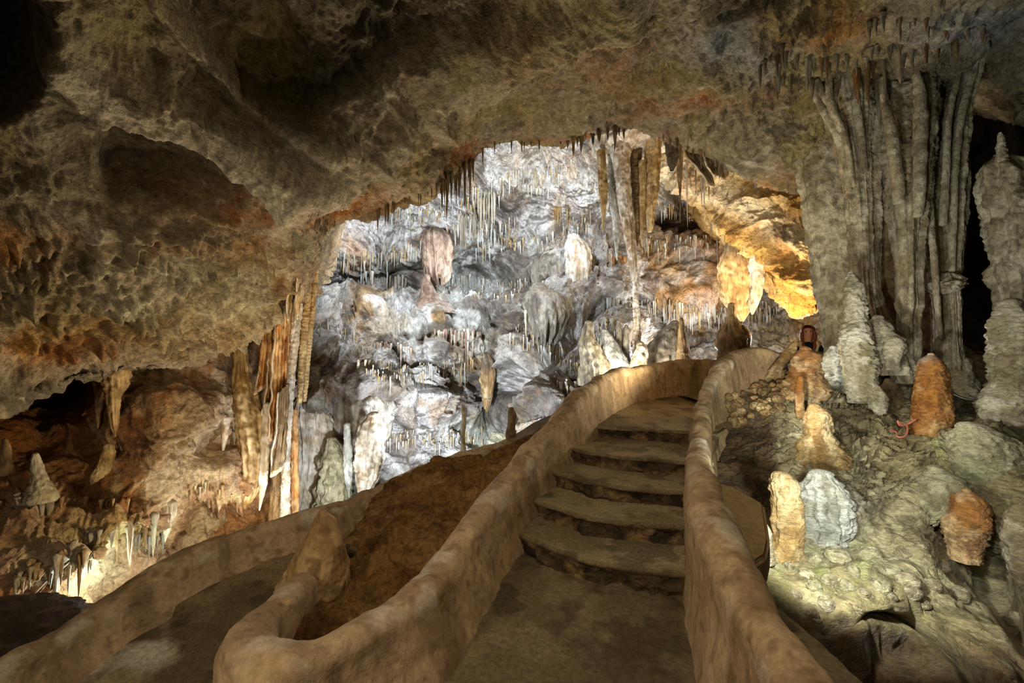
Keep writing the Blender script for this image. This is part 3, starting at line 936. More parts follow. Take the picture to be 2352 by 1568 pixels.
# landing above the steps
e = edge3[4]
far = np.array([P(x, y, Y) for x, y, Y in [(1290, 985, 5.9), (1345, 968, 6.3), (1420, 945, 7.2), (1520, 918, 8.3), (1640, 896, 9.2), (1800, 880, 9.6)]])
far = crom(far, 150)
far[:, 2] = .95
rows = []
for s in np.linspace(0, 1, 90):
    r = (e + [0, .05, 0]) * (1 - s) + far * s
    r[:, 2] = .757 + .19 * s ** .9
    rows.append(r)
G = np.array(rows)
G[..., 2] += .015 * fbm(G, 1.5, 3, 1301) * np.linspace(0, 1, 90)[:, None] + .004 * fbm(G, 9, 2, 1302)
C = conc_col(G, '#8c7e5c', '#6e6142', '#a4966f', 31)
land = add_mesh('landing', G, grid_faces(*G.shape[:2]), M_PATH, C.reshape(-1, 3))
land['kind'] = 'structure'
remember(G, grid_faces(*G.shape[:2]))
# path going on to the right behind the curved wall
X, Y = np.meshgrid(np.linspace(3.0, 9.0, 120), np.linspace(6.9, 9.8, 80))
heightfield('path', X, Y, lambda X, Y: .93 - .12 * sstep(3.5, 6, X) + .02 * fbm(np.stack([X, Y, 0 * X], -1), 1.3, 3, 1311), lambda G: conc_col(G), M_PATH)


# ------------------------------------------------------------ cement parapets
def parapet(name, st, n, seed, label, profile=56, stain=None):
    """st rows: x, y, z of ridge centre, thickness, base z on right side, base z on left side, batter right, batter left"""
    s = crom(st, n)
    c = s[:, :3]
    t = np.gradient(c[:, :2], axis=0)
    t /= np.maximum(np.linalg.norm(t, axis=1, keepdims=True), 1e-9)
    rt = np.stack([t[:, 1], -t[:, 0], 0 * t[:, 0]], -1)      # right-hand side when walking along it
    th, zr, zl, br, bl = s[:, 3], s[:, 4], s[:, 5], s[:, 6], s[:, 7]
    rows = []
    a = profile // 3
    for q in np.linspace(0, 1, a, endpoint=False):         # left foot up
        z = zl + (c[:, 2] - th * .5 - zl) * q
        o = -(th / 2 + bl * (1 - q) ** 1.6)
        rows.append((o, z))
    for q in np.linspace(0, math.pi, profile - 2 * a):
        o = -np.cos(q) * th / 2
        z = c[:, 2] - th * .5 + np.sin(q) ** .8 * th * .5
        rows.append((o, z))
    for q in np.linspace(0, 1, a + 1)[1:]:
        z = c[:, 2] - th * .5 + (zr - c[:, 2] + th * .5) * q
        o = th / 2 + br * q ** 1.6
        rows.append((o, z))
    G = np.array([np.stack([c[:, 0] + rt[:, 0] * o, c[:, 1] + rt[:, 1] * o, z], -1) for o, z in rows])
    nn = gnormals(G)
    G = G + nn * (.035 * fbm(G, 1.6, 3, seed) + .010 * fbm(G, 6, 3, seed + 1) + .004 * fbm(G, 20, 2, seed + 2))[..., None]
    C = np.broadcast_to(lin('#ad9673'), G.shape).copy()
    C = mixc(C, lin('#957d5c'), sstep(-.2, .5, fbm(G, 1.3, 4, seed + 3)) * .7)
    C = mixc(C, lin('#c0a47a'), sstep(.0, .6, fbm(G, 1.8, 4, seed + 4)) * .7)
    vs_ = fbm(G * np.array([1, 1, .15]), 3.5, 3, seed + 5)
    C = mixc(C, lin('#7c6444'), sstep(.1, .6, vs_) * .55)
    C = mixc(C, lin('#cdb48c'), sstep(.25, .6, fbm(G * np.array([1, 1, .12]), 4.5, 2, seed + 6)) * .5)
    C = mixc(C, lin('#5c4a2e'), sstep(.4, .7, fbm(G, 14, 3, seed + 7)) * .5)
    # pale rubbed crest, whitish salts
    crest = np.zeros(G.shape[:2])
    crest[a:profile - a] = 1
    C = mixc(C, lin('#c9bda4'), crest * sstep(.05, .5, fbm(G, 5, 4, seed + 8)) * .7)
    Fq = grid_faces(*G.shape[:2])
    o = add_mesh(name, G, Fq, M_PLASTER, C.reshape(-1, 3))
    setorigin(o, (c[n // 2, 0], c[n // 2, 1], min(zr[n // 2], zl[n // 2])))
    tag(o, label, 'wall')
    remember(G, Fq)
    return o


S1 = [(-1.28, 3.05, .26, .20, .02, -.7, .04, .12), (-1.26, 2.65, .31, .20, .02, -.75, .04, .12), (-1.22, 2.25, .36, .19, .02, -.8, .04, .14), (-1.10, 1.97, .39, .19, 0, -.8, .03, .16), (-.90, 1.93, .40, .20, -.05, -.1, .1, .02),
      (-.62, 2.22, .40, .20, -.05, -.1, .14, .02), (-.47, 2.62, .40, .20, -.05, -.1, .13, .02), (-.36, 3.10, .43, .21, -.05, -.1, .12, .02), (-.12, 3.85, .56, .22, -.05, -.1, .12, .05),
      (.18, 4.52, .76, .22, .1, -.1, .12, .1), (.50, 5.10, .97, .22, .3, -.1, .12, .1), (.88, 5.75, 1.22, .22, .6, .0, .1, .1), (1.42, 6.75, 1.42, .22, .8, .1, .08, .1), (2.50, 8.05, 1.52, .22, .8, .1, .05, .1),
      (3.85, 9.0, 1.60, .22, .8, .2, .05, .1), (5.3, 9.55, 1.6, .22, .8, .2, .05, .1), (7.0, 9.9, 1.6, .22, .8, .2, .05, .1)]
# left/right swapped: the chain runs away from the camera, so the stair side is its right-hand side
parapet('cement_parapet', S1, 520, 2001, 'long tan cement wall curving from planter corner up left of the steps')
S2 = [(.30, -.6, .5, .22, -.6, -.05, .1, .14), (.62, .4, .5, .22, -.6, -.05, .1, .15), (.83, 1.0, .51, .22, -.6, -.05, .1, .15), (.97, 1.55, .54, .22, -.6, -.05, .1, .15), (1.08, 2.2, .59, .22, -.5, -.05, .1, .13), (1.34, 3.2, .70, .21, -.3, -.05, .1, .06),
      (1.83, 4.5, .84, .19, .0, .1, .1, .04), (2.12, 5.1, 1.00, .19, .2, .4, .1, .04), (2.40, 5.65, 1.22, .19, .4, .6, .1, .04), (2.85, 6.25, 1.53, .19, .7, .7, .12, .04), (3.55, 6.85, 1.77, .19, .9, .8, .12, .04), (4.15, 7.1, 1.70, .19, 1.0, .8, .12, .04),
      (4.6, 7.25, 1.55, .19, 1.0, .8, .1, .04)]
parapet('cement_parapet', S2, 420, 2051, 'tan cement wall right of the steps, curling round at the landing')
S3 = [(-3.3, 1.2, -.3, .24, -.95, -1.2, .16, .1), (-3.22, 2.0, -.28, .24, -.85, -1.2, .16, .1), (-3.12, 2.7, -.25, .24, -.7, -1.2, .15, .1), (-3.10, 3.1, -.24, .24, -.65, -1.2, .15, .1), (-3.02, 3.6, -.19, .24, -.55, -1.2, .14, .1), (-2.80, 3.98, -.05, .24, -.5, -1.2, .14, .1),
      (-2.42, 4.42, .01, .22, -.4, -1.2, .12, .1), (-1.95, 4.72, .10, .22, -.35, -1.2, .12, .1), (-1.5, 5.22, .16, .22, -.3, -1.2, .1, .1), (-1.0, 6.08, .25, .22, -.1, -1.2, .1, .1), (-.3, 7.0, .30, .22, 0, -1.2, .1, .1),
      (.45, 8.2, .35, .22, 0, -1.2, .1, .1), (1.6, 9.4, .5, .22, 0, -1.2, .1, .1)]
parapet('cement_parapet', S3, 420, 2101, 'tan cement wall along the outer side of the lower path at the left')

# block standing on the outer side of the right-hand wall
bl = bmesh.new()
plan = [(1.33, 3.32, .72), (1.55, 3.22, .70), (1.63, 2.98, .66), (1.46, 2.62, .57), (1.37, 2.50, .52), (1.12, 2.3, .52)]
top = [bl.verts.new(p) for p in plan]
bot = [bl.verts.new((p[0], p[1], p[2] - .16)) for p in plan]
bl.faces.new(top)
bl.faces.new(bot[::-1])
for i in range(6):
    j = (i + 1) % 6
    bl.faces.new((top[i], bot[i], bot[j], top[j]))
bmesh.ops.recalc_face_normals(bl, faces=bl.faces)
bmesh.ops.bevel(bl, geom=list(bl.edges), offset=.02, segments=3, affect='EDGES')
me = bpy.data.meshes.new('cement_ledge')
bl.to_mesh(me)
bl.free()
a = me.color_attributes.new('Col', 'FLOAT_COLOR', 'POINT')
for d in a.data:
    d.color = (*lin('#8f7a52'), 1)
me.materials.append(M_PLASTER)
blk = bpy.data.objects.new('cement_ledge', me)
COL.objects.link(blk)
setorigin(blk, (1.35, 2.8, .4))
tag(blk, 'flat angular cement ledge jutting out from the right-hand wall over the lit flowstone', 'ledge')

# ------------------------------------------------------------ earth mound between the paths
nx, ny = 380, 300
# upper silhouette from the cone's foot over the crest to behind the stair wall
topl = [(600, 1400), (640, 1345), (690, 1300), (760, 1280), (830, 1195), (865, 1150), (905, 1110), (960, 1075), (1010, 1052), (1070, 1042), (1110, 1046), (1160, 1025), (1200, 1008), (1250, 985), (1330, 950)]
u1 = np.linspace(600, 1330, nx)
yt = curve_y(topl, u1)
yb = curve_y([(600, 1600), (830, 1475), (960, 1385), (1050, 1275), (1170, 1125), (1270, 1015), (1330, 962)], u1)
v = np.linspace(0, 1, ny)[::-1][:, None]
px = np.repeat(u1[None], ny, 0)
py = yt[None] + (yb - yt)[None] * v
MND = [(600, 1400, 2.75), (640, 1345, 2.95), (700, 1300, 3.2), (760, 1280, 3.5), (830, 1195, 4.4), (905, 1110, 5.2), (1010, 1052, 5.7), (1110, 1046, 6.0), (1200, 1008, 6.3), (1330, 950, 6.6),
       (650, 1480, 2.35), (750, 1430, 2.5), (760, 1360, 2.85), (850, 1350, 2.9), (860, 1290, 3.25), (900, 1200, 4.0), (1000, 1150, 4.5), (950, 1280, 3.3), (1050, 1180, 4.1), (1120, 1100, 4.9), (1200, 1060, 5.1), (1330, 1130, 5.0), (1000, 1430, 2.6), (600, 1600, 2.0)]
Ym = tps(MND, px, py, .001)


def m_disp(G, px, py, n):
    q = G + .2 * np.stack([fbm(G, 1.5, 2, 1440), fbm(G, 1.5, 2, 1450), fbm(G, 1.5, 2, 1460)], -1)
    return .10 * fbm(q, 1.4, 4, 1401) + .06 * (ridged(q, 3.0, 4, 1402) - .5) + .035 * fbm(q, 9, 3, 1403)


def m_col(G, px, py, n):
    c = np.broadcast_to(lin('#9a7440'), G.shape).copy()
    c = mixc(c, lin('#b8945a'), sstep(-.1, .5, fbm(G, 2.2, 4, 1411)) * .8)
    c = mixc(c, lin('#6e4c26'), sstep(.0, .5, fbm(G, 3.2, 4, 1412)) * .8)
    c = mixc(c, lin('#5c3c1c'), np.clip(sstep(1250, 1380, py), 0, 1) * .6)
    c = mixc(c, lin('#b89a60'), sstep(.75, .95, ridged(G, 5, 3, 1413)) * .4)
    return c


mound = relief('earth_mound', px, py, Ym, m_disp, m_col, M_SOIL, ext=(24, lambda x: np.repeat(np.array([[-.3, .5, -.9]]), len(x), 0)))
del mound['kind']
setorigin(mound, P(1000, 1180, 4.2))
tag(mound, 'crumbly brown earth mound between the lower path and the stair wall', 'earth')
# ================================================================ cave formations
PAL = {
    'grey': ('#9c9277', '#c2b89c', '#6e6044', '#8c7c54'),
    'ivory': ('#c4b9a2', '#e2dccf', '#94764c', '#b59d78'),
    'ochre': ('#a88a58', '#cdb88a', '#7c5a2c', '#a98c58'),
    'orange': ('#ac7434', '#d0ac74', '#743f16', '#b47e3c'),
    'amber': ('#a2703a', '#d2b688', '#6e401a', '#96703e'),
    'brown': ('#7c6444', '#a28a62', '#523e24', '#8a7048'),
    'dust': ('#827a68', '#aaa492', '#585046', '#a89674'),
    'pink': ('#967c66', '#bca48c', '#6a5040', '#aa9274'),
    'pale': ('#b5ac90', '#d8d2bc', '#82744e', '#9c9470'),
    'blue': ('#b0b2a8', '#d4d6ce', '#7c7c6c', '#a09c84'),
    'moss': ('#9c9676', '#beb898', '#6c6444', '#858a62'),
    'dark': ('#4a4030', '#6a5e48', '#2e2618', '#5a4e38'),
    'tan': ('#9a7d50', '#b89c6e', '#6c5030', '#80683e'),
}


def spel_color(G, pal, seed, top=None, band=0.4):
    a, b, c, d = [lin(v) for v in PAL[pal]]
    C = np.broadcast_to(a, G.shape).copy()
    s = 1.0
    C = mixc(C, b, sstep(-.15, .5, fbm(G, 2.2, 4, seed + 1)) * .8)
    C = mixc(C, c, sstep(.05, .6, fbm(G * np.array([1, 1, .14]), 5.0, 3, seed + 2)) * .7)
    C = mixc(C, d, sstep(.0, .6, fbm(G * np.array([.6, .6, 2.0]), 2.6, 3, seed + 3)) * band)
    C = mixc(C, b, sstep(.15, .6, fbm(G, 7.0, 3, seed + 11)) * .6)
    C = mixc(C, c * .8, sstep(.2, .6, fbm(G, 9.0, 3, seed + 12)) * .6)
    if top is not None:
        cc, z0, z1 = top
        C = mixc(C, lin(cc), sstep(z0, z1, G[..., 2] + .12 * fbm(G, 3, 2, seed + 4)) * .8)
    return C


SEED = [3000]


def spel(name, prof, Y=None, mat=None, pal='grey', flute=(0, 0), ripple=(0, 0), lump=(0, 0), rough=.06, dr=1.0, parent=None, label=None, cat=None,
         group=None, na=None, cap=True, topcol=None, band=.4, dens=1.0, capb=False, rock=True, drip=0, wall=None):
    """rounded rock form: rings of half-width hw around a spine; prof rows are photo survey x, y, half-width, distance"""
    SEED[0] += 10
    sd = SEED[0]
    pr = [tuple(p) + ((Y,) if len(p) == 3 else ()) for p in prof]
    px = np.array([p[0] for p in pr], float)
    py = np.array([p[1] for p in pr], float)
    YY = np.array([p[3] for p in pr], float)
    if wall is not None:            # grows out of the rock behind it
        im = int(np.argmax([p[2] for p in pr]))
        hh = hit(px[im], py[im], wall)
        if hh is not None:
            YY = YY * 0 + hh[0][1] + .15 * pr[im][2] * hh[0][1] / F
    c = P(px, py, YY)
    r = np.array([p[2] for p in pr], float) * YY / F
    span = np.hypot(px[-1] - px[0], py[-1] - py[0])
    nr = int(np.clip(span / 3.0 * dens, 18, 200))
    mxw = max(p[2] for p in pr)
    na = na or int(np.clip(mxw * 2.2 * dens, 16, 150))
    S = crom(np.concatenate([c, r[:, None]], 1), nr)
    S[:, 3] = np.maximum(S[:, 3], .0015)
    rows_c = list(S[:, :3])
    rows_r = list(S[:, 3])

    def capend(i, j):
        d = S[i, :3] - S[j, :3]
        d /= max(np.linalg.norm(d), 1e-9)
        R = S[i, 3]
        return [(S[i, :3] + d * R * .75 * math.sin(t), max(R * math.cos(t), R * .02)) for t in np.linspace(0, math.pi / 2, 8)[1:]]
    if cap:
        for a_, b_ in capend(0, 1):
            rows_c.insert(0, a_)
            rows_r.insert(0, b_)
    if capb:
        for a_, b_ in capend(-1, -2):
            rows_c.append(a_)
            rows_r.append(b_)
    Cc = np.array(rows_c)
    R = np.array(rows_r)
    los = c.mean(0) - CAM
    los[2] = 0
    los /= np.linalg.norm(los)
    side = np.array([los[1], -los[0], 0])
    an = np.linspace(0, 2 * math.pi, na, endpoint=False)
    ca, sa = np.cos(an), np.sin(an)
    dirs = ca[None, :, None] * side + sa[None, :, None] * los * dr
    G = Cc[:, None] + dirs * R[:, None, None]
    rad = np.ones(G.shape[:2])
    mr = max(R.max(), 1e-3)
    s = 1.0 / mr
    if flute[0]:
        ww = 1.4 * fbm(G * np.array([1, 1, .25]) * s, .7, 3, sd + 5)
        fl = np.abs(np.sin(flute[1] * .5 * an[None] + ww * 2))
        fl2 = ridged(np.stack([ca[None] + 0 * ww, sa[None] + 0 * ww, Cc[:, None, 2] * s * .08 + 0 * ww], -1), flute[1] * .22, 3, sd + 6)
        rad = rad + flute[0] * (.5 * (fl - .6) + 1.0 * (fl2 - .6))
    if lump[0]:
        w1, w2, cel = worley(G * s * np.array([1, 1, 1.2]), lump[1], sd + 7)
        rad = rad + lump[0] * (np.sqrt(np.clip(1 - w1 ** 2, 0, 1)) - .6) * (.5 + cel)
    if ripple[0]:
        ph = (G[..., 2] + .25 * mr * fbm(G * s, 1.3, 3, sd + 8)) * s * ripple[1]
        saw = (ph + .35 * fbm(G * s, 2.5, 2, sd + 18)) % 1.0
        tri = np.where(saw < .25, saw / .25, (1 - saw) / .75)
        rad = rad + 1.7 * ripple[0] * (tri - .5) * (.6 + .6 * fbm(G * s, 1.4, 2, sd + 9))
    rad = rad + rough * 1.5 * (fbm(G * s, 1.5, 4, sd) + .5 * fbm(G * s, 5, 3, sd + 30))
    px_m = F / max(c[:, 1].mean(), 1)
    rad = rad + np.clip(2.2 / (mxw * 1.0), 0, .08) * fbm(G * px_m / 11.0, 1.0, 3, sd + 31)
    G = Cc[:, None] + dirs * (R[:, None] * rad)[..., None]
    if drip:
        tt_ = np.linspace(0, 1, len(Cc))[:, None]
        rg = ridged(np.stack([ca[None] * 3.2, sa[None] * 3.2, 0 * ca[None]], -1), 1.0, 2, sd + 33)
        rg2 = ridged(np.stack([ca[None] * 8, sa[None] * 8, 0 * ca[None]], -1), 1.0, 2, sd + 34)
        G[..., 2] -= drip * mr * sstep(.3, .85, tt_) * np.clip(.7 * rg + .6 * rg2 - .25, 0, 1.2)
    C = spel_color(G, pal, sd, topcol, band)
    Fq = grid_faces(G.shape[0], na, wrap=True)
    o = add_mesh(name, G, Fq, mat or M_COLUMN, C.reshape(-1, 3), parent)
    if parent is None:
        setorigin(o, Cc[-1])
        if label:
            tag(o, label, cat, group)
    elif label:
        o['label'] = label
    if rock:
        remember(G, Fq)
    return o


def tube(name, pts, parent=None, mat=None, pal='grey', na=14, rough=.12, ends=True, world=None):
    """pts: x, y, half-width px, Y"""
    SEED[0] += 10
    sd = SEED[0]
    if world is None:
        c = np.array([P(p[0], p[1], p[3]) for p in pts])
        r = np.array([[p[2] * p[3] / F] for p in pts])
        n = max(12, int(sum(math.hypot(pts[i + 1][0] - pts[i][0], pts[i + 1][1] - pts[i][1]) for i in range(len(pts) - 1)) / 3))
        S = crom(np.concatenate([c, r], 1), n)
    else:
        S = crom(world, 2 * len(world))
    t = np.gradient(S[:, :3], axis=0)
    t /= np.linalg.norm(t, axis=1, keepdims=True)
    ref = np.array([.31, .82, .12])
    u_ = np.cross(t, ref)
    u_ /= np.linalg.norm(u_, axis=1, keepdims=True)
    w_ = np.cross(t, u_)
    an = np.linspace(0, 2 * math.pi, na, endpoint=False)
    R = S[:, 3].copy()
    if ends:
        R[0] *= .1
        R[-1] *= .1
    G = S[:, None, :3] + (np.cos(an)[None, :, None] * u_[:, None] + np.sin(an)[None, :, None] * w_[:, None]) * R[:, None, None]
    G = G + (G - S[:, None, :3]) * (rough * fbm(G / max(R.max(), 1e-3), .9, 3, sd))[..., None]
    C = spel_color(G, pal, sd)
    return add_mesh(name, G, grid_faces(len(S), na, wrap=True), mat or M_COLUMN, C.reshape(-1, 3), parent)


def rehang(root, objs):
    for o in objs:
        o.parent = root
        o.location = -Vector(root.location)


# ---------------------------------------------------------------- the big columns at the right
cat = 'dripstone'
c1 = spel('dripstone', [(1892, 290, 54), (1892, 345, 55), (1898, 400, 58), (1914, 500, 60), (1928, 600, 58), (1940, 700, 54), (1950, 770, 52), (1958, 870, 52)], 7.0, pal='grey', flute=(.16, 9), rough=.05, dr=.55, cap=False,
          label='broad flat grey curtain column, leftmost of the big columns, next to the lit orange rock', cat=cat)
c2 = spel('dripstone', [(1940, 130, 96), (1946, 190, 84), (1958, 255, 64), (1968, 330, 47), (1976, 400, 37), (1983, 500, 31), (1987, 600, 27), (1992, 680, 27), (2000, 740, 38), (2012, 810, 58), (2015, 860, 70)], 6.35, pal='grey',
          flute=(.34, 11), ripple=(.05, 9), rough=.05, cap=False, label='grey column whose top fans out in slanting branches, second big column from the left', cat=cat)
parts = [tube('rib', [(1864, 200, 7, 6.2), (1888, 245, 9, 6.15), (1918, 300, 9, 6.1), (1940, 360, 8, 6.15), (1952, 440, 6, 6.2)]),
         tube('rib', [(1872, 182, 8, 6.1), (1898, 225, 9, 6.05), (1925, 270, 9, 6.05), (1946, 340, 8, 6.1), (1960, 430, 6, 6.15)]),
         tube('rib', [(1905, 160, 8, 6.0), (1904, 205, 8, 6.0), (1910, 245, 9, 6.0), (1938, 310, 8, 6.05), (1952, 370, 6, 6.1)]),
         tube('rib', [(1925, 160, 6, 6.0), (1922, 200, 6, 5.98), (1915, 240, 7, 6.0), (1925, 280, 5, 6.05)]),
         tube('rib', [(1950, 165, 8, 6.0), (1962, 195, 8, 5.95), (1966, 240, 9, 5.98), (1975, 300, 9, 6.05), (1985, 400, 8, 6.15)])]
rehang(c2, parts)
c3 = spel('dripstone', [(2072, 110, 74), (2074, 190, 62), (2076, 280, 56), (2079, 370, 50), (2083, 450, 42), (2087, 550, 31), (2090, 650, 24), (2090, 702, 25), (2089, 715, 22), (2087, 770, 22), (2085, 830, 26), (2085, 880, 34)], 6.15, pal='grey',
          flute=(.36, 8), ripple=(.07, 9), rough=.06, cap=False, label='thick fluted column with two pale ribs and a cracked foot, middle of the group', cat=cat)
parts = [tube('rib', [(2110, 130, 8, 5.85), (2104, 170, 9, 5.8), (2112, 210, 12, 5.8), (2115, 300, 14, 5.8), (2112, 400, 13, 5.85), (2108, 500, 11, 5.9)]),
         tube('rib', [(2028, 175, 7, 5.85), (2030, 225, 7, 5.85), (2042, 280, 11, 5.8), (2056, 370, 13, 5.82), (2066, 470, 12, 5.88)])]
rehang(c3, parts)
c4 = spel('dripstone', [(2200, 70, 74), (2198, 125, 62), (2188, 190, 50), (2175, 280, 43), (2168, 400, 40), (2166, 500, 38), (2169, 600, 31), (2173, 680, 27), (2177, 760, 24), (2178, 850, 30)], 6.3, pal='grey',
          flute=(.34, 9), ripple=(.04, 9), rough=.05, cap=False, label='fluted column with a flaring top that leans right, rightmost before the black recess', cat=cat)
parts = [tube('rib', [(2246, 92, 7, 6.1), (2240, 140, 9, 6.05), (2224, 200, 9, 6.05), (2206, 270, 9, 6.05), (2192, 380, 9, 6.05), (2188, 520, 8, 6.08), (2186, 640, 6, 6.15)]),
         tube('rib', [(2204, 96, 6, 6.0), (2210, 130, 6, 6.0), (2196, 190, 7, 6.0), (2178, 270, 8, 6.0), (2172, 400, 8, 6.02), (2166, 520, 8, 6.05)]),
         tube('rib', [(2134, 420, 6, 6.1), (2138, 520, 7, 6.05), (2146, 600, 7, 6.05), (2152, 690, 6, 6.1), (2160, 780, 5, 6.15)]),
         spel('broken_ledge', [(2176, 647, 30), (2176, 655, 33), (2172, 664, 24), (2166, 676, 12)], 6.15, pal='pale', rough=.3, rock=False)]
parts[3].parent = None
rehang(c4, parts[:3])
parts[3].parent = c4
parts[3].matrix_parent_inverse = Matrix.Translation(-Vector(c4.location))
c5 = spel('dripstone', [(2300, 360, 14), (2306, 372, 34), (2325, 398, 58), (2342, 450, 66), (2350, 520, 66), (2354, 600, 62), (2356, 680, 52), (2352, 745, 42), (2350, 790, 44)], 5.7, pal='grey', flute=(.30, 9), rough=.10, cap=True,
          label='dark bulging flowstone pillar at the right edge, beyond the black recess', cat='flowstone')
c5b = spel('stalagmite', [(2297, 306, 3), (2299, 318, 6), (2299, 335, 8), (2301, 352, 10), (2303, 374, 15)], 5.6, pal='pale', ripple=(.25, 2.2), rough=.15,
           label='small knobbly stalagmite standing on the shoulder of the right-edge pillar', cat='stalagmite')
cb = [spel('dripstone', [(1860 + 0, 320, 10), (1864, 420, 12), (1872, 520, 12)], 7.4, pal='grey', label=None)]
bpy.data.objects.remove(cb[0])
SURF.pop()

# black-brown sheets between the columns
spel('dripstone', [(2035, 300, 30), (2035, 450, 28), (2038, 600, 26), (2040, 720, 30), (2040, 850, 40)], 6.8, pal='brown', flute=(.2, 7), dr=.5, cap=False, label='shadowed brown column set back between the two middle columns', cat=cat)
spel('dripstone', [(2145, 160, 30), (2142, 320, 26), (2138, 480, 20), (2136, 640, 18), (2130, 850, 26)], 6.75, pal='brown', flute=(.2, 7), dr=.5, cap=False, label='narrow shadowed brown column behind the right-hand column, mostly hidden', cat=cat)

# ---------------------------------------------------------------- stalagmites and lumps on the right slope
ST = 'stalagmite'
spel('stalagmite', [(1955, 628, 6), (1957, 638, 12), (1959, 648, 14), (1962, 656, 20), (1964, 700, 23), (1965, 742, 25), (1963, 756, 30), (1966, 800, 33), (1976, 840, 34), (1980, 880, 30), (1978, 925, 26)], 5.75, M_WET, 'pale', ripple=(.16, 2.3), rough=.10, lump=(.1, 1.2),
     label='tall stepped beige stalagmite in front of the second big column', cat=ST)
spel('stalagmite', [(2016, 730, 10), (2018, 745, 22), (2016, 775, 28), (2012, 810, 26), (2010, 850, 30)], 5.85, M_WET, 'grey', ripple=(.1, 2.5), lump=(.25, 1.4), label='lumpy grey stalagmite joined to the right of the tall stepped one', cat=ST)
spel('stalagmite', [(2046, 765, 8), (2050, 776, 20), (2052, 800, 24), (2046, 830, 16), (2044, 850, 18)], 5.7, M_WET, 'grey', lump=(.2, 1.5), label='round grey knob between the stepped stalagmite and the middle column', cat=ST)
spel('stalagmite', [(1850, 803, 12), (1853, 815, 26), (1850, 840, 29), (1851, 870, 36), (1853, 900, 43), (1850, 930, 42), (1843, 970, 28), (1840, 1005, 14), (1840, 1030, 10)], 5.9, M_WET, 'amber', ripple=(.12, 3.2), lump=(.12, 2), rough=.08,
     label='reddish rippled stalagmite below the person, beside the small floodlight', cat=ST)
spel('stalagmite', [(1916, 800, 10), (1918, 812, 20), (1920, 840, 28), (1914, 880, 32), (1914, 905, 28), (1912, 930, 30)], 6.2, M_WET, 'blue', ripple=(.12, 3), lump=(.15, 1.6), label='squat bluish white stalagmite between the reddish one and the stepped one', cat=ST)
spel('stalagmite', [(1872, 934, 12), (1877, 948, 23), (1878, 978, 27), (1879, 1002, 30), (1882, 1028, 48), (1885, 1060, 52), (1880, 1090, 40), (1873, 1110, 18)], 4.95, M_WET, 'ochre', ripple=(.14, 3), lump=(.16, 1.6), rough=.08, capb=True,
     label='double rounded knob of wet yellow flowstone above the stump', cat=ST)
spel('stalagmite', [(1798, 1098, 22), (1800, 1106, 28), (1806, 1150, 31), (1808, 1200, 31), (1805, 1240, 32), (1800, 1268, 37), (1796, 1300, 40)], 3.75, M_WET, 'ochre', flute=(.14, 7), rough=.10, lump=(.1, 1.5), label='bright yellow flat-topped stalagmite stump next to the cement ledge', cat=ST)
spel('stalagmite', [(1757, 1206, 6), (1758, 1222, 12), (1757, 1250, 15), (1755, 1290, 22)], 3.6, M_WET, 'pale', lump=(.2, 1.4), label='small pale nub at the foot of the yellow stump', cat=ST)
fl = spel('flowstone', [(1884, 1096, 26), (1890, 1120, 42), (1893, 1160, 52), (1892, 1200, 54), (1886, 1235, 48), (1882, 1256, 38), (1880, 1266, 18)], 4.0, M_WET, 'blue', flute=(.3, 11), lump=(.34, 2.6), rough=.10, drip=.35, wall=[T_SLOPE], label='bluish white drip curtain lit beside the yellow stump', cat='flowstone')
spel('stalagmite', [(2138, 815, 7), (2138, 824, 18), (2140, 845, 26), (2140, 900, 33), (2142, 950, 37), (2140, 990, 40), (2138, 1020, 43), (2138, 1050, 42)], 5.2, M_WET, 'orange', ripple=(.13, 4.6), rough=.035, topcol=('#b9b6a6', 1.5, 1.75),
     label='wet orange ringed stalagmite with a pale tip, tallest on the right slope', cat=ST)
spel('stalagmite', [(2200, 817, 7), (2202, 824, 20), (2200, 850, 24), (2205, 880, 31), (2207, 908, 36), (2207, 930, 36)], 6.25, M_WET, 'pale', ripple=(.12, 2.6), rough=.06, label='short beige ringed stalagmite just behind the orange one', cat=ST)
spel('stalagmite', [(2015, 890, 7), (2018, 904, 15), (2016, 935, 18), (2012, 960, 15), (2010, 985, 12)], 5.6, M_WET, 'pale', ripple=(.18, 2.4), label='small whitish stalagmite left of the orange ringed one', cat=ST)
spel('stalagmite', [(2040, 874, 8), (2043, 890, 18), (2045, 920, 26), (2045, 950, 34)], 5.9, M_WET, 'brown', rough=.08, label='dull brown cone behind the small whitish stalagmite', cat=ST)
spel('stalagmite', [(2220, 1128, 10), (2222, 1140, 27), (2224, 1165, 35), (2219, 1200, 42), (2216, 1235, 37), (2216, 1262, 30), (2216, 1285, 30)], 3.95, M_WET, 'amber', ripple=(.12, 4.2), rough=.04, flute=(.08, 5), topcol=('#7a4212', .25, .6), label='glossy amber barrel-shaped stalagmite on the lower right slope', cat=ST)
spel('flowstone', [(2150, 1078, 16), (2160, 1098, 40), (2150, 1130, 48), (2135, 1165, 40), (2118, 1192, 22)], 4.2, M_WET, 'moss', lump=(.3, 1.7), ripple=(.08, 3), rough=.08, wall=[T_SLOPE], drip=.3, label='lumpy mossy boss of flowstone left of the amber stalagmite', cat='flowstone')
spel('flowstone', [(2342, 1150, 12), (2346, 1190, 26), (2352, 1235, 36), (2352, 1290, 30), (2352, 1340, 18)], 3.7, M_WET, 'grey', lump=(.25, 1.3), rough=.08, capb=True, label='smooth grey hanging lobe of flowstone at the right edge', cat='flowstone')
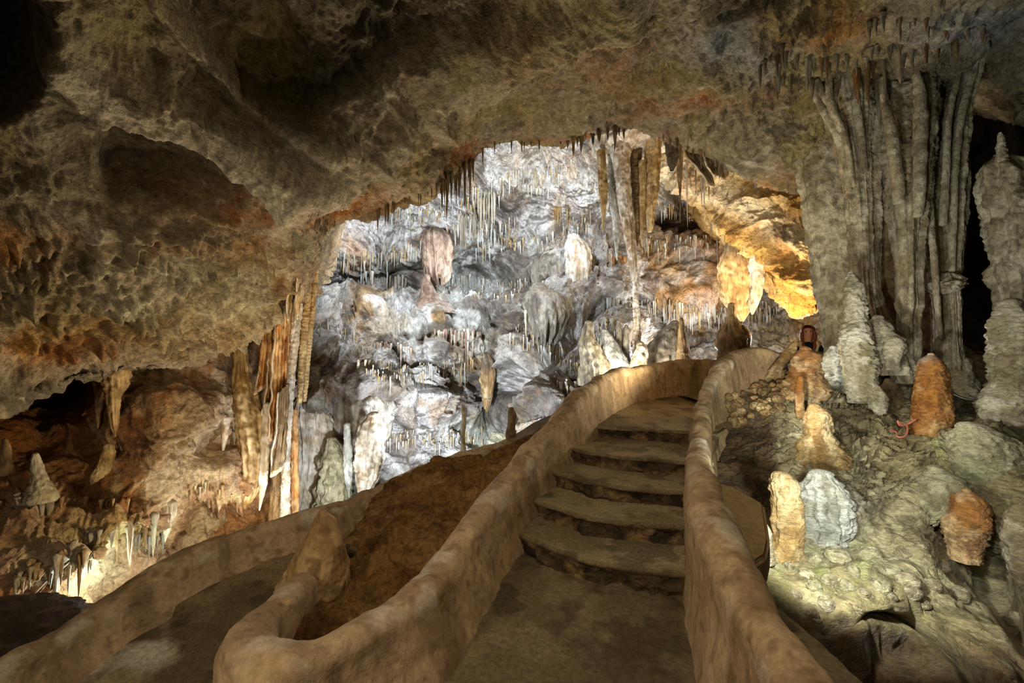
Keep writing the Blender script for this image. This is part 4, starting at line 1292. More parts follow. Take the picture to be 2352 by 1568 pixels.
spel('stalagmite', [(2322, 700, 22), (2326, 745, 40), (2330, 800, 45), (2330, 855, 43), (2326, 880, 40), (2322, 905, 50), (2316, 945, 53), (2318, 980, 47), (2318, 1020, 55)], 5.05, M_WET, 'pale', ripple=(.13, 3.4), flute=(.08, 5), lump=(.12, 1.6), rough=.06,
     label='thick rippled stalagmite tower at the right edge', cat=ST)
spel('flowstone', [(2240, 985, 30), (2262, 1010, 60), (2270, 1050, 66), (2262, 1090, 50), (2255, 1130, 22)], 4.6, M_WET, 'moss', ripple=(.07, 5), lump=(.16, 2.2), rough=.08, wall=[T_SLOPE], drip=.3, label='greenish rippled mound of flowstone below the rippled tower', cat='flowstone')
spel('stalagmite', [(1829, 781, 4), (1825, 788, 9), (1815, 806, 12), (1803, 826, 16), (1789, 846, 18), (1778, 868, 20)], 6.75, M_WET, 'ochre', ripple=(.05, 3), label='small yellowish stalagmite leaning over the end of the curled wall', cat=ST)
spel('stalagmite', [(1838, 868, 6), (1836, 900, 10), (1840, 960, 9), (1845, 1010, 8)], 5.55, M_WET, 'orange', flute=(.1, 4), label='orange drip ridge running down the left side of the reddish stalagmite', cat='flowstone')

# ---------------------------------------------------------------- back chamber formations
spel('flowstone', [(1685, 545, 10), (1687, 565, 22), (1690, 620, 40), (1694, 660, 43), (1698, 700, 30), (1703, 725, 13), (1705, 738, 3)], 10.7, M_DRIP, 'ochre', flute=(.16, 12), rough=.05, dr=.6, topcol=('#5b5148', 3.7, 4.3),
     label='large hanging tongue of striped flowstone, grey above and orange below', cat='flowstone')
spel('flowstone', [(1735, 575, 8), (1738, 610, 18), (1736, 660, 17), (1730, 705, 9), (1728, 722, 2)], 10.4, M_DRIP, 'ivory', flute=(.2, 8), rough=.08, label='paler fold of flowstone hanging on the right side of the big tongue', cat='flowstone')
spel('stalagmite', [(1681, 700, 7), (1681, 712, 9), (1681, 728, 11), (1682, 745, 19), (1682, 770, 33), (1680, 790, 36), (1677, 812, 29), (1674, 832, 28), (1672, 860, 30)], 9.3, M_DRIP, 'brown', flute=(.14, 10), rough=.07, lump=(.08, 1.5),
     label='brown bottle-shaped stalagmite standing above the landing wall', cat=ST)
spel('stalagmite', [(1706, 750, 6), (1711, 765, 12), (1710, 790, 13), (1702, 812, 10)], 9.2, M_DRIP, 'brown', lump=(.1, 1.5), label='small brown bulge on the right flank of the bottle-shaped stalagmite', cat=ST)
spel('stalagmite', [(1565, 732, 4), (1566, 750, 7), (1568, 790, 11), (1570, 820, 16), (1572, 850, 22)], 9.6, M_DRIP, 'brown', ripple=(.12, 3.5), label='pointed brown ringed stalagmite behind the landing wall', cat=ST)
spel('flowstone', [(1548, 742, 10), (1540, 762, 26), (1532, 800, 42), (1530, 850, 54)], 10.6, M_DRIP, 'dust', flute=(.14, 9), lump=(.15, 1.6), rough=.08, label='grey dust-topped hump of flowstone left of the pointed brown stalagmite', cat='flowstone')
spel('stalagmite', [(1472, 790, 9), (1473, 800, 15), (1470, 820, 18), (1468, 850, 20)], 10.0, M_DRIP, 'pale', rough=.12, label='yellowish stump at the foot of the slender ringed column', cat=ST)
spel('dripstone', [(1455, 625, 5), (1458, 660, 6), (1460, 700, 7.5), (1462, 740, 8.5), (1463, 790, 9.5), (1462, 840, 10), (1462, 875, 14)], 10.6, M_DRIP, 'ivory', ripple=(.16, 1.3), rough=.06, dens=2, label='slender white ringed column joining the big stalactite from below', cat='dripstone')
spel('flowstone', [(1352, 742, 9), (1352, 752, 14), (1350, 775, 17), (1360, 810, 27), (1368, 850, 36), (1370, 885, 42)], 10.3, M_DRIP, 'grey', flute=(.26, 9), rough=.08, label='robe-like fluted stalagmite rising behind the bend of the stair wall', cat=ST)
spel('stalagmite', [(1388, 760, 8), (1395, 785, 20), (1404, 820, 32), (1412, 850, 42)], 10.6, M_DRIP, 'blue', rough=.07, label='smooth grey-green cone right of the robe-like stalagmite', cat=ST)
for x, y0, y1, w, lb in [(1420, 738, 830, 8, 'first small grey stalagmite left of the ringed column'), (1438, 748, 840, 9, 'middle small grey stalagmite beside the ringed column'), (1404, 756, 800, 7, 'lowest small grey stalagmite above the grey-green cone')]:
    spel('stalagmite', [(x, y0, 4), (x + 1, y0 + 12, w * .8), (x, (y0 + y1) / 2, w), (x, y1, w * 1.4)], 10.9, M_DRIP, 'dust', ripple=(.1, 2.5), label=lb, cat=ST)
spel('flowstone', [(1318, 545, 14), (1324, 565, 27), (1330, 600, 31), (1332, 640, 29), (1331, 668, 20), (1326, 690, 7)], 12.3, M_DRIP, 'ivory', flute=(.12, 9), rough=.06, drip=.9, wall=[T_BACK], label='pale ribbed dome with an orange stripe beside the big stalactite cluster', cat='flowstone')
spel('flowstone', [(1270, 572, 10), (1262, 592, 32), (1256, 620, 46), (1262, 650, 40), (1270, 668, 20)], 12.7, M_DRIP, 'dust', flute=(.12, 9), lump=(.12, 1.4), rough=.08, drip=.9, wall=[T_BACK], label='upper of two dark dusty domes in the middle of the lit wall', cat='flowstone')
spel('flowstone', [(1240, 664, 22), (1244, 680, 50), (1250, 706, 60), (1254, 738, 46), (1252, 768, 22)], 12.0, M_DRIP, 'dust', flute=(.12, 10), lump=(.08, 1.4), rough=.07, drip=.9, wall=[T_BACK], label='lower and larger of two dark dusty domes in the middle of the lit wall', cat='flowstone')
dome = spel('flowstone', [(1000, 520, 10), (1000, 533, 28), (1002, 556, 37), (1004, 590, 35), (1006, 625, 24), (1008, 640, 8)], 12.4, M_DRIP, 'pink', flute=(.22, 13), rough=.08, topcol=('#4b4238', 4.9, 5.4), drip=.9, wall=[T_BACK], label='dome of flowstone fringed with stalactites above the reddish cone', cat='flowstone')
spel('stalagmite', [(980, 634, 7), (980, 648, 10), (983, 665, 17), (988, 682, 27), (994, 700, 40), (1000, 722, 52)], 12.5, M_DRIP, 'pink', ripple=(.08, 3), rough=.06, label='reddish brown cone stalagmite on the ledge of the lit wall', cat=ST)
spel('flowstone', [(1116, 818, 12), (1120, 838, 19), (1120, 875, 17), (1118, 912, 11), (1115, 938, 3)], 11.3, M_DRIP, 'ochre', flute=(.24, 9), rough=.08, topcol=('#4a3c30', 1.1, 1.5), drip=.9, wall=[T_BACK], label='brush-shaped hanging flowstone with a dark cap low on the lit wall', cat='flowstone')
spel('stalagmite', [(1064, 930, 4), (1065, 945, 5), (1066, 970, 5), (1063, 1000, 5), (1064, 1030, 6), (1064, 1050, 7)], 7.7, M_DRIP, 'pale', ripple=(.12, 1.2), dens=2, label='thin pale rod-like stalagmite behind the earth mound', cat=ST)
spel('stalagmite', [(1175, 938, 5), (1176, 950, 9), (1174, 978, 9), (1173, 1000, 12), (1175, 1022, 9), (1175, 1045, 10)], 7.5, M_DRIP, 'brown', lump=(.12, 1.2), rough=.1, dens=1.5, label='knobbly brown post-like stalagmite behind the crest of the earth mound', cat=ST)
# columns and slabs of the fluted wall at the lower left of the chamber
spel('flowstone', [(706, 905, 16), (708, 930, 34), (712, 960, 46), (716, 1040, 44), (716, 1120, 44), (714, 1210, 46)], 8.6, M_DRIP, 'ivory', flute=(.26, 16), rough=.05, dr=.7, topcol=('#5a4a36', .55, .9), drip=.9, wall=[T_BACK], label='finely fluted white and brown flowstone wall right of the draperies', cat='flowstone')
spel('flowstone', [(762, 1010, 10), (768, 1035, 26), (772, 1065, 35), (768, 1110, 36), (762, 1160, 36), (760, 1210, 38)], 8.3, M_DRIP, 'moss', flute=(.3, 12), lump=(.22, 2), rough=.12, drip=.9, wall=[T_BACK], label='greenish fluted flowstone just above the lower wall', cat='flowstone')
spel('dripstone', [(858, 955, 14), (855, 985, 28), (850, 1020, 33), (847, 1060, 31), (841, 1095, 25), (836, 1130, 16), (834, 1165, 14)], 8.9, M_DRIP, 'ivory', flute=(.24, 8), rough=.10, lump=(.1, 1.5), label='pale tapering slab of a column above the lower wall', cat='dripstone')
spel('stalactite', [(797, 975, 7), (799, 1040, 10), (800, 1090, 9), (801, 1120, 5), (802, 1142, 1)], 8.7, M_DRIP, 'blue', flute=(.2, 6), rough=.12, label='bluish leaf-shaped stalactite between the green flowstone and the pale slab', cat='stalactite')
spel('flowstone', [(840, 900, 40), (835, 920, 62), (832, 950, 66), (835, 985, 50), (838, 1005, 24)], 9.4, M_DRIP, 'dust', lump=(.14, 2), flute=(.14, 12), rough=.08, topcol=('#5a4a30', 1.0, 1.25), drip=.9, wall=[T_BACK], label='brown-capped bulge of flowstone hanging over the pale slab', cat='flowstone')

# ---------------------------------------------------------------- left side formations
cd_ = 'drapery'


def drape(name, left, right, Y0, label, pal='orange', folds=5, amp=.10, thick=.018, mat=None, seed=0, group=None):
    """hanging sheet of calcite between two edges (survey points x, y), rippled in depth, with real thickness"""
    L = crom([(x, y, 0) for x, y in left], 90)
    R = crom([(x, y, 0) for x, y in right], 90)
    ncol = 60
    t = np.linspace(0, 1, ncol)[None]
    px = L[:, 0:1] * (1 - t) + R[:, 0:1] * t
    py = L[:, 1:2] * (1 - t) + R[:, 1:2] * t
    v = np.linspace(0, 1, 90)[:, None]
    ph = 2 * math.pi * folds * t + 1.2 * np.sin(v * 3 + seed)
    Yd = Y0 + amp * np.sin(ph) * (.4 + .6 * v) + .5 * amp * np.sin(2.3 * ph + 1) + .35 * (t - .5)
    G = P(px, py, Yd)
    nn = gnormals(G)
    G += nn * (.02 * fbm(G, 5, 3, 5000 + seed))[..., None]
    A, B = G + nn * thick, G - nn * thick
    # closed shell: front columns then back columns
    S_ = np.concatenate([A, B[:, ::-1]], 1)
    C = spel_color(S_, pal, 5100 + seed)
    edge = np.zeros(S_.shape[:2])
    edge[-5:] = 1
    C = mixc(C, lin('#e2d2b0'), edge * .6)
    Fq = grid_faces(90, ncol * 2, wrap=True)
    end = [[89 * 2 * ncol + i, 89 * 2 * ncol + i + 1, 89 * 2 * ncol + 2 * ncol - 2 - i, 89 * 2 * ncol + 2 * ncol - 1 - i] for i in range(ncol - 1)]
    o = add_mesh(name, S_, np.concatenate([Fq, np.array(end)]), mat or M_DRAPE, C.reshape(-1, 3))
    setorigin(o, G[0, ncol // 2])
    tag(o, label, cd_, group)
    # pale thickened rim along the free edge
    ed = np.concatenate([G[::3, 0], G[-1, ::6]])
    rr_ = np.full((len(ed), 1), 1.9 * Y0 / F)
    rim = tube('rim', None, mat=M_DRAPE, pal='ivory', na=8, world=np.concatenate([ed, rr_], 1))
    rim.parent = o
    rim.location = -Vector(o.location)
    return o


drape('drapery', [(606, 735), (602, 800), (592, 865), (586, 905)], [(632, 720), (628, 800), (622, 850), (616, 880)], 7.55, 'leftmost short brown drapery at the top of the curtain group', 'orange', 2, .06, seed=1)
drape('drapery', [(618, 725), (616, 820), (610, 900), (603, 955), (606, 940)], [(646, 705), (640, 800), (634, 880), (628, 935)], 7.65, 'brown drapery with a pale wavy rim, second from the left of the curtain group', 'orange', 3, .06, seed=2)
drape('drapery', [(634, 710), (628, 820), (622, 920), (616, 1000), (616, 1018)], [(664, 690), (658, 800), (654, 900), (650, 985)], 7.5, 'long orange-brown drapery in the middle of the curtain group', 'orange', 4, .07, seed=3)
drape('drapery', [(640, 900), (634, 980), (626, 1040), (622, 1095)], [(662, 880), (660, 960), (655, 1030), (648, 1078)], 7.4, 'dark red-brown lowest drapery ending in a slanted point', 'brown', 2, .05, seed=4)
drape('drapery', [(650, 690), (648, 760), (644, 830), (640, 900)], [(680, 660), (676, 760), (670, 830), (664, 900)], 7.75, 'short orange drapery next to the ringed columns', 'orange', 4, .07, seed=5)
drape('drapery', [(668, 590), (664, 640), (660, 690), (658, 735)], [(688, 575), (684, 630), (678, 670), (672, 700)], 7.0, 'thin yellow-green blade hanging from the overhang above the curtain group', 'ochre', 1, .04, seed=6)
drape('drapery', [(684, 610), (682, 660), (678, 710), (676, 740)], [(700, 585), (698, 640), (690, 690), (684, 725)], 7.05, 'small yellow blade just right of the yellow-green one', 'ochre', 1, .04, seed=7)
spel('dripstone', [(702, 590, 10), (690, 660, 10), (678, 760, 10), (668, 860, 10), (662, 960, 8), (658, 1040, 8), (656, 1100, 9), (655, 1200, 11)], 7.8, M_DRIP, 'ivory', ripple=(.2, .9), lump=(.12, 1.2), rough=.08, dens=2, label='long beaded whitish column at the right edge of the draperies', cat='dripstone')
spel('dripstone', [(716, 590, 8), (706, 680, 8), (698, 780, 8), (692, 860, 7), (688, 925, 6)], 7.9, M_DRIP, 'ochre', ripple=(.2, .9), rough=.08, dens=2, label='beaded tan column immediately right of the long whitish one', cat='dripstone')
spel('dripstone', [(726, 600, 7), (718, 700, 7), (708, 800, 7), (702, 880, 6), (698, 922, 5)], 8.0, M_DRIP, 'ochre', ripple=(.2, .9), rough=.08, dens=2, label='rightmost thin beaded tan column of the draperies', cat='dripstone')
spel('dripstone', [(636, 1080, 12), (636, 1130, 13), (634, 1210, 16)], 7.9, M_DRIP, 'tan', flute=(.15, 6), rough=.08, cap=False, label='short brown column under the red-brown drapery', cat='dripstone')
spel('dripstone', [(675, 940, 8), (676, 1020, 9), (676, 1120, 10), (675, 1210, 12)], 8.0, M_DRIP, 'orange', flute=(.2, 6), rough=.06, cap=False, label='dark orange column between the whitish column and the fluted wall', cat='dripstone')
spel('stalactite', [(550, 765, 14), (553, 820, 15), (560, 885, 24), (570, 940, 29), (578, 1010, 28), (580, 1080, 23), (574, 1130, 16), (566, 1158, 7), (563, 1168, 2)], 7.5, M_DRAPE, 'ochre', flute=(.26, 8), rough=.06, lump=(.08, 1.3), label='thick cream bundle of merged stalactites left of the draperies', cat='stalactite')
spel('stalactite', [(614, 930, 9), (612, 1000, 11), (607, 1070, 11), (602, 1130, 7), (596, 1172, 1.5)], 7.4, M_DRAPE, 'ivory', flute=(.15, 5), rough=.06, label='narrow cream stalactite blade between the bundle and the draperies', cat='stalactite')
spel('stalactite', [(540, 930, 9), (541, 980, 8), (540, 1030, 5), (540, 1072, 1)], 7.4, M_DRAPE, 'blue', flute=(.15, 5), rough=.06, wall=[T_LEFT], label='white pointed stalactite left of the cream bundle', cat='stalactite')
spel('stalactite', [(520, 960, 9), (516, 1000, 7), (512, 1040, 2)], 7.2, M_DRAPE, 'ivory', wall=[T_LEFT], label='short white stalactite at the edge of the white rock patch', cat='stalactite', rough=.08)
spel('stalactite', [(268, 862, 30), (264, 890, 22), (262, 915, 15), (263, 950, 11), (264, 985, 6), (265, 1003, 1.5)], 5.9, M_DRAPE, 'tan', flute=(.3, 6), rough=.12, label='forked brown stalactite hanging in front of the dark slot at the left', cat='stalactite')
spel('stalactite', [(232, 880, 16), (228, 905, 9), (226, 940, 7), (224, 985, 3)], 6.1, M_DRAPE, 'brown', flute=(.2, 5), rough=.12, label='thinner brown stalactite just left of the forked one', cat='stalactite')
spel('stalagmite', [(82, 1044, 6), (84, 1060, 9), (87, 1090, 13), (94, 1122, 22), (96, 1150, 32)], 4.95, M_DRIP, 'pale', ripple=(.1, 2.5), rough=.08, wall=[T_LEFT], label='pale ringed stalagmite on the ledge at the left', cat=ST)
spel('stalagmite', [(12, 1010, 5), (14, 1030, 8), (12, 1060, 12), (10, 1090, 18)], 5.0, M_DRIP, 'tan', rough=.1, wall=[T_LEFT], label='small tan stalagmite at the left edge', cat=ST)
spel('stalactite', [(388, 1160, 17), (386, 1195, 13), (382, 1225, 6), (379, 1244, 1)], 6.4, M_DRIP, 'pale', flute=(.12, 5), rough=.08, wall=[T_LEFT], label='pale cone stalactite above the bend of the lower wall', cat='stalactite')
spel('flowstone', [(250, 1025, 10), (246, 1060, 15), (232, 1090, 16), (215, 1120, 8)], 5.6, M_DRIP, 'ochre', flute=(.15, 5), rough=.15, wall=[T_LEFT], label='yellowish curl of flowstone on the brown left wall', cat='flowstone')
spel('boulder', [(20, 1390, 40), (40, 1402, 80), (60, 1440, 110), (70, 1500, 125), (75, 1600, 140)], 3.75, M_LEFT, 'dark', lump=(.18, 1.3), rough=.16, label='dark rough boulder at the lower left behind the lower wall', cat='boulder')
spel('stalagmite', [(741, 1178, 9), (744, 1190, 21), (742, 1215, 30), (738, 1250, 47), (728, 1300, 66), (716, 1350, 80), (706, 1430, 90)], 3.05, M_PLASTER, 'tan', rough=.05, lump=(.05, 1.0), topcol=('#6a5634', .46, .62), label='smooth brown cone standing in the planter between the two paths', cat=ST)
spel('boulder', [(800, 1252, 6), (808, 1262, 13), (806, 1280, 12)], 3.7, M_SOIL, 'brown', rough=.2, capb=True, label='small brown stone lodged between the cone and the earth mound', cat='stone')
# ================================================================ hanging stalactites, stones, lamp, person
def proto(pal, kind, seed):
    n, na = 30, 12
    v = np.linspace(0, 1, n)
    r = {0: (1 - v) ** .75 * (.75 + .25 * np.exp(-v * 6)), 1: .55 + .45 * np.exp(-v * 7) - .50 * v ** 3, 2: (1 - v ** 1.6) * .85 + .02}[kind]
    r = np.maximum(r, .03)
    # rounded root that grows into the rock above
    cv = np.linspace(-.10, 0, 7)[:-1]
    r = np.concatenate([np.maximum(np.sqrt(np.clip(1 - (cv / .1) ** 2, 0, 1)), .03) * r[0], r])
    v = np.concatenate([cv, v])
    n = len(v)
    an = np.linspace(0, 2 * math.pi, na, endpoint=False)
    G = np.stack([np.cos(an)[None] * r[:, None], np.sin(an)[None] * r[:, None], -v[:, None] + 0 * an[None]], -1)
    q = G * np.array([1, 1, 3.0])
    rad = 1 + .16 * fbm(q, 1.0, 3, seed) + .10 * fbm(q * np.array([1, 1, 4]), 1.3, 2, seed + 3)
    bend = .25 * vnoise(np.stack([v * 2, 0 * v, 0 * v], -1), seed + 5)
    G[..., :2] *= rad[..., None]
    G[..., 0] += (bend * v)[:, None]
    a, b, c, d = [lin(x) for x in PAL[pal]]
    C = np.broadcast_to(a, G.shape).copy()
    C = mixc(C, b, sstep(-.2, .5, fbm(q, 1.0, 3, seed + 7)) * .8)
    C = mixc(C, c, sstep(.0, .6, fbm(G * np.array([1.5, 1.5, .5]), 1.5, 3, seed + 9)) * .7)
    return G, C, grid_faces(n, na, wrap=True)


PROTO = {}
FRINGE = {}


def get_proto(pal, kind):
    k = (pal, kind)
    if k not in PROTO:
        G, C, Fq = proto(pal, kind, 7000 + 20 * kind + 100 * (list(PAL).index(pal)))
        o = add_mesh('stalactite', G, Fq, M_DRIP, C.reshape(-1, 3))
        PROTO[k] = [o, False]
    return PROTO[k]


NST = [0]


def hang(p, rad, L, pal, kind, label, group):
    o, used = get_proto(pal, kind)
    if used:
        o = o.copy()
        COL.objects.link(o)
    PROTO[(pal, kind)][1] = True
    o.location = [float(x) for x in p]
    o.scale = (rad, rad, L)
    o.rotation_euler = (0, 0, random.uniform(0, 6.28))
    tag(o, label, 'stalactite', group)
    NST[0] += 1
    return o


STUFF = [[], [], []]
CE, BK, SL, LF = [T_CEIL], [T_BACK], [T_SLAB], [T_LEFT]


def fringe(line, n, lpx, rpx, pals, label, group, trees, jit=4, stuff=False, kinds=(0, 0, 1, 2), lift=.05, out=.06, climb=70):
    ln = np.array(line, float)
    seg = np.concatenate([[0], np.cumsum(np.hypot(*np.diff(ln, axis=0).T))])
    for i in range(n):
        s = (i + random.uniform(.1, .9)) / n * seg[-1]
        x = np.interp(s, seg, ln[:, 0]) + random.uniform(-jit, jit)
        y = np.interp(s, seg, ln[:, 1]) + random.uniform(-jit, jit)
        h = None
        for k in range(0, climb, 4):
            h = hit(x, y - k, trees)
            if h is not None:
                break
        if h is None:
            continue
        p, nr_, _ = h
        Y = p[1]
        t = random.random() ** 1.6
        L = (lpx[0] + (lpx[1] - lpx[0]) * t) * Y / F
        r = (rpx[0] + (rpx[1] - rpx[0]) * (.35 * t + .65 * random.random())) * Y / F
        p = p + nr_ * min(out, r) + np.array([0, 0, lift])
        pal = random.choice(pals)
        kind = random.choice(kinds)
        if stuff:
            G, C, Fq = FRINGE.setdefault((pal, kind), proto(pal, kind, 7600 + kind))
            sub = G[[0, 2, 4, 6, 10, 15, 20, 26, 31, 35]][:, ::2]
            cs = C[[0, 2, 4, 6, 10, 15, 20, 26, 31, 35]][:, ::2]
            STUFF[0].append((sub * np.array([r, r, L]) + p).reshape(-1, 3))
            STUFF[1].append(cs.reshape(-1, 3))
        else:
            hang(p, r, L, pal, kind, label, group)


# fringe of the near ceiling
fringe([(930, 458), (985, 442), (1030, 415)], 9, (18, 60), (2, 4.5), ['grey', 'ochre'], 'thin stalactite hanging from the near ceiling rim, left end over the lit wall', 'stalactites on the left of the ceiling rim', CE)
fringe([(1010, 425), (1050, 402), (1082, 372)], 16, (40, 115), (3, 5.5), ['ochre', 'tan', 'grey'], 'long tan stalactite in the dense comb under the sloping ceiling rim', 'comb of tan stalactites under the ceiling rim', CE)
fringe([(868, 480), (905, 466)], 6, (30, 70), (3, 5), ['brown', 'grey'], 'brown stalactite in the short comb where the ceiling rim is lowest', 'short comb at the lowest part of the rim', CE)
fringe([(1098, 345), (1140, 330), (1250, 325)], 9, (15, 55), (2, 4), ['brown', 'tan'], 'small dark stalactite along the middle of the ceiling rim', 'small stalactites along the middle of the rim', CE)
fringe([(1285, 325), (1340, 312), (1400, 298), (1440, 292)], 14, (20, 60), (4, 8), ['brown', 'dark', 'tan'], 'stubby dark stalactite under the arch of the ceiling, left of the big cluster', 'dark stalactites under the arch', CE)
fringe([(1520, 310), (1600, 345), (1680, 385)], 12, (15, 60), (3, 6), ['brown', 'grey', 'tan'], 'short brown stalactite on the ceiling rim right of the big cluster', 'short stalactites right of the cluster', CE)
# ragged teeth around the tops of the columns
for ln, n, lb, gp in [([(1745, 140), (1790, 125), (1850, 130)], 15, 'small tapering stalactite in the tooth-like row left of the column tops', 'teeth left of the column tops'),
                      ([(1850, 140), (1900, 135), (1960, 140), (2010, 150)], 16, 'small stalactite among the teeth over the branching column top', 'teeth over the branching column'),
                      ([(2000, 120), (2060, 105), (2130, 110), (2200, 100)], 18, 'small stalactite among the teeth over the middle column top', 'teeth over the middle column'),
                      ([(2120, 70), (2200, 70), (2290, 85)], 10, 'pale little stalactite on the ceiling over the right-hand column', 'pale teeth over the right-hand column'),
                      ([(1980, 60), (2060, 40), (2140, 50)], 8, 'stubby stalactite on the ceiling above the column tops', 'stubs above the column tops'),
                      ([(1770, 170), (1850, 180), (1880, 190)], 12, 'short stalactite on the orange ceiling band left of the columns', 'short stalactites on the orange band')]:
    fringe(ln, n, (22, 66), (4, 8), ['grey', 'grey', 'tan', 'pale'], lb, gp, CE, jit=10)
for x, y, L, r, pal, lb in [(1992, 150, 110, 7, 'tan', 'long tan stalactite touching the branching column'), (2018, 180, 128, 9, 'grey', 'blunt grey tube hanging between the branching and the middle column'), (1968, 165, 80, 9, 'orange', 'orange stalactite in the crown of the branching column'),
                            (2064, 120, 78, 20, 'grey', 'wide wedge-shaped stalactite at the top of the middle column'), (2030, 140, 120, 5, 'grey', 'thin grey tube in front of the middle column top'), (2270, 100, 45, 3, 'blue', 'thin pale stalactite at the far right of the column tops')]:
    hh = hit(x, y, CE)
    Y = hh[0][1] - .02 if hh is not None else 5.75
    hang(P(x, y, Y), r * Y / F, L * Y / F, pal, 2 if r < 15 else 0, lb, None)
spel('flowstone', [(1440, 262, 70), (1442, 300, 86), (1444, 330, 84), (1440, 350, 66), (1436, 362, 30)], 10.4, M_DRIP, 'ivory', lump=(.2, 2.2), flute=(.1, 9), rough=.12, drip=.1, label='rough pale boss on the roof from which the central stalactite cluster hangs', cat='flowstone')
# the big cluster hanging in the back chamber
SA = 'stalactite'
spel('stalactite', [(1424, 320, 27), (1425, 345, 25), (1430, 400, 18), (1434, 450, 17), (1443, 520, 14.5), (1451, 580, 10.5), (1455, 620, 8.5), (1456, 645, 6)], 10.0, M_DRIP, 'ivory', flute=(.16, 9), rough=.05, dens=1.5, cap=False, label='biggest pale stalactite of the central cluster, sweeping down to the ringed column', cat=SA)
spel('stalactite', [(1381, 345, 10), (1384, 400, 11), (1386, 450, 9.5), (1386, 490, 5), (1385, 535, 1)], 10.1, M_DRIP, 'ochre', flute=(.15, 6), rough=.05, dens=1.5, cap=False, label='leftmost slim stalactite of the central cluster', cat=SA)
spel('stalactite', [(1404, 360, 8), (1408, 430, 8), (1414, 500, 9), (1416, 560, 6), (1417, 598, 1)], 10.3, M_DRIP, 'blue', flute=(.15, 6), rough=.05, dens=1.5, cap=False, label='white needle stalactite just left of the biggest one', cat=SA)
spel('stalactite', [(1461, 300, 14), (1460, 360, 13), (1462, 430, 13), (1463, 490, 9), (1464, 540, 5), (1464, 565, 1)], 10.1, M_DRIP, 'brown', ripple=(.14, 1.8), rough=.06, dens=1.5, cap=False, label='brown banded stalactite behind the biggest one on its right', cat=SA)
spel('stalactite', [(1476, 370, 9), (1477, 430, 10), (1476, 490, 7), (1475, 535, 4), (1475, 566, 1)], 9.9, M_DRIP, 'ochre', flute=(.12, 5), rough=.05, dens=1.5, cap=False, label='yellow stalactite between the banded and the thick blunt one', cat=SA)
spel('stalactite', [(1501, 295, 22), (1500, 360, 19), (1498, 430, 16), (1494, 490, 11), (1493, 520, 8), (1492, 530, 5)], 9.9, M_DRIP, 'ochre', flute=(.2, 8), rough=.05, dens=1.5, cap=False, capb=True, label='thick blunt yellow-brown stalactite at the right of the central cluster', cat=SA)
spel('stalactite', [(1548, 292, 20), (1547, 340, 17), (1545, 370, 12), (1543, 392, 4)], 8.5, M_DRIP, 'dark', ripple=(.1, 2), rough=.08, cap=False, label='dark stubby banded stalactite right of the central cluster', cat=SA)
spel('stalactite', [(1563, 310, 6), (1562, 360, 6.5), (1561, 400, 6), (1562, 440, 2.5), (1562, 512, .8)], 9.0, M_DRIP, 'brown', rough=.06, dens=1.5, cap=False, label='brown spear stalactite ending in a long needle', cat=SA)
drape('drapery', [(1568, 320), (1578, 360), (1610, 395), (1632, 426)], [(1610, 330), (1620, 360), (1632, 390), (1640, 428)], 8.4, 'dark blade hanging from the ceiling rim, pointing down to the right', 'brown', 1, .05, seed=21)
drape('drapery', [(1612, 340), (1618, 365), (1628, 385), (1640, 400)], [(1672, 372), (1672, 390), (1670, 405), (1662, 415)], 8.3, 'broad dark blade on the ceiling rim above the cream slab', 'brown', 2, .05, seed=22)
for x, y0, y1, r, pal, lb in [(1577, 385, 530, 2.6, 'ivory', 'longest needle under the cream slab'), (1611, 410, 492, 2.6, 'ivory', 'left of the twin white needles under the dark blades'), (1617, 420, 494, 2.6, 'ivory', 'right of the twin white needles under the dark blades'),
                              (1628, 425, 465, 2.6, 'ochre', 'short yellow needle right of the twin needles'), (1598, 400, 450, 2.2, 'grey', 'short grey needle left of the twin needles'), (1586, 392, 440, 2.0, 'grey', 'short grey needle beside the longest needle'),
                              (1737, 418, 465, 7, 'blue', 'white fang with a wide top at the right end of the cream slab'), (1749, 420, 532, 3.5, 'ivory', 'long white needle beside the white fang'), (1762, 430, 500, 1.8, 'ivory', 'fine needle right of the long white one'), (1770, 436, 490, 1.6, 'ivory', 'finest needle at the right end of the slab'),
                              (1647, 550, 635, 2.5, 'grey', 'thin grey rod left of the hanging tongue'), (1633, 520, 555, 1.8, 'grey', 'tiny grey needle over the dark hollow'), (1313, 520, 722, 2.6, 'ivory', 'long thin white rod in front of the ribbed dome')]:
    Y = 10.6 if x < 1700 else 9.6
    hh = hit(x, y0 - 4, SL + BK)
    Y = hh[0][1] - r * hh[0][1] / F if hh is not None else Y
    hang(P(x, y0 - 4, Y), r * Y / F, (y1 - y0) * Y / F, pal, 0 if r > 5 else 2, lb + ', back chamber', None)
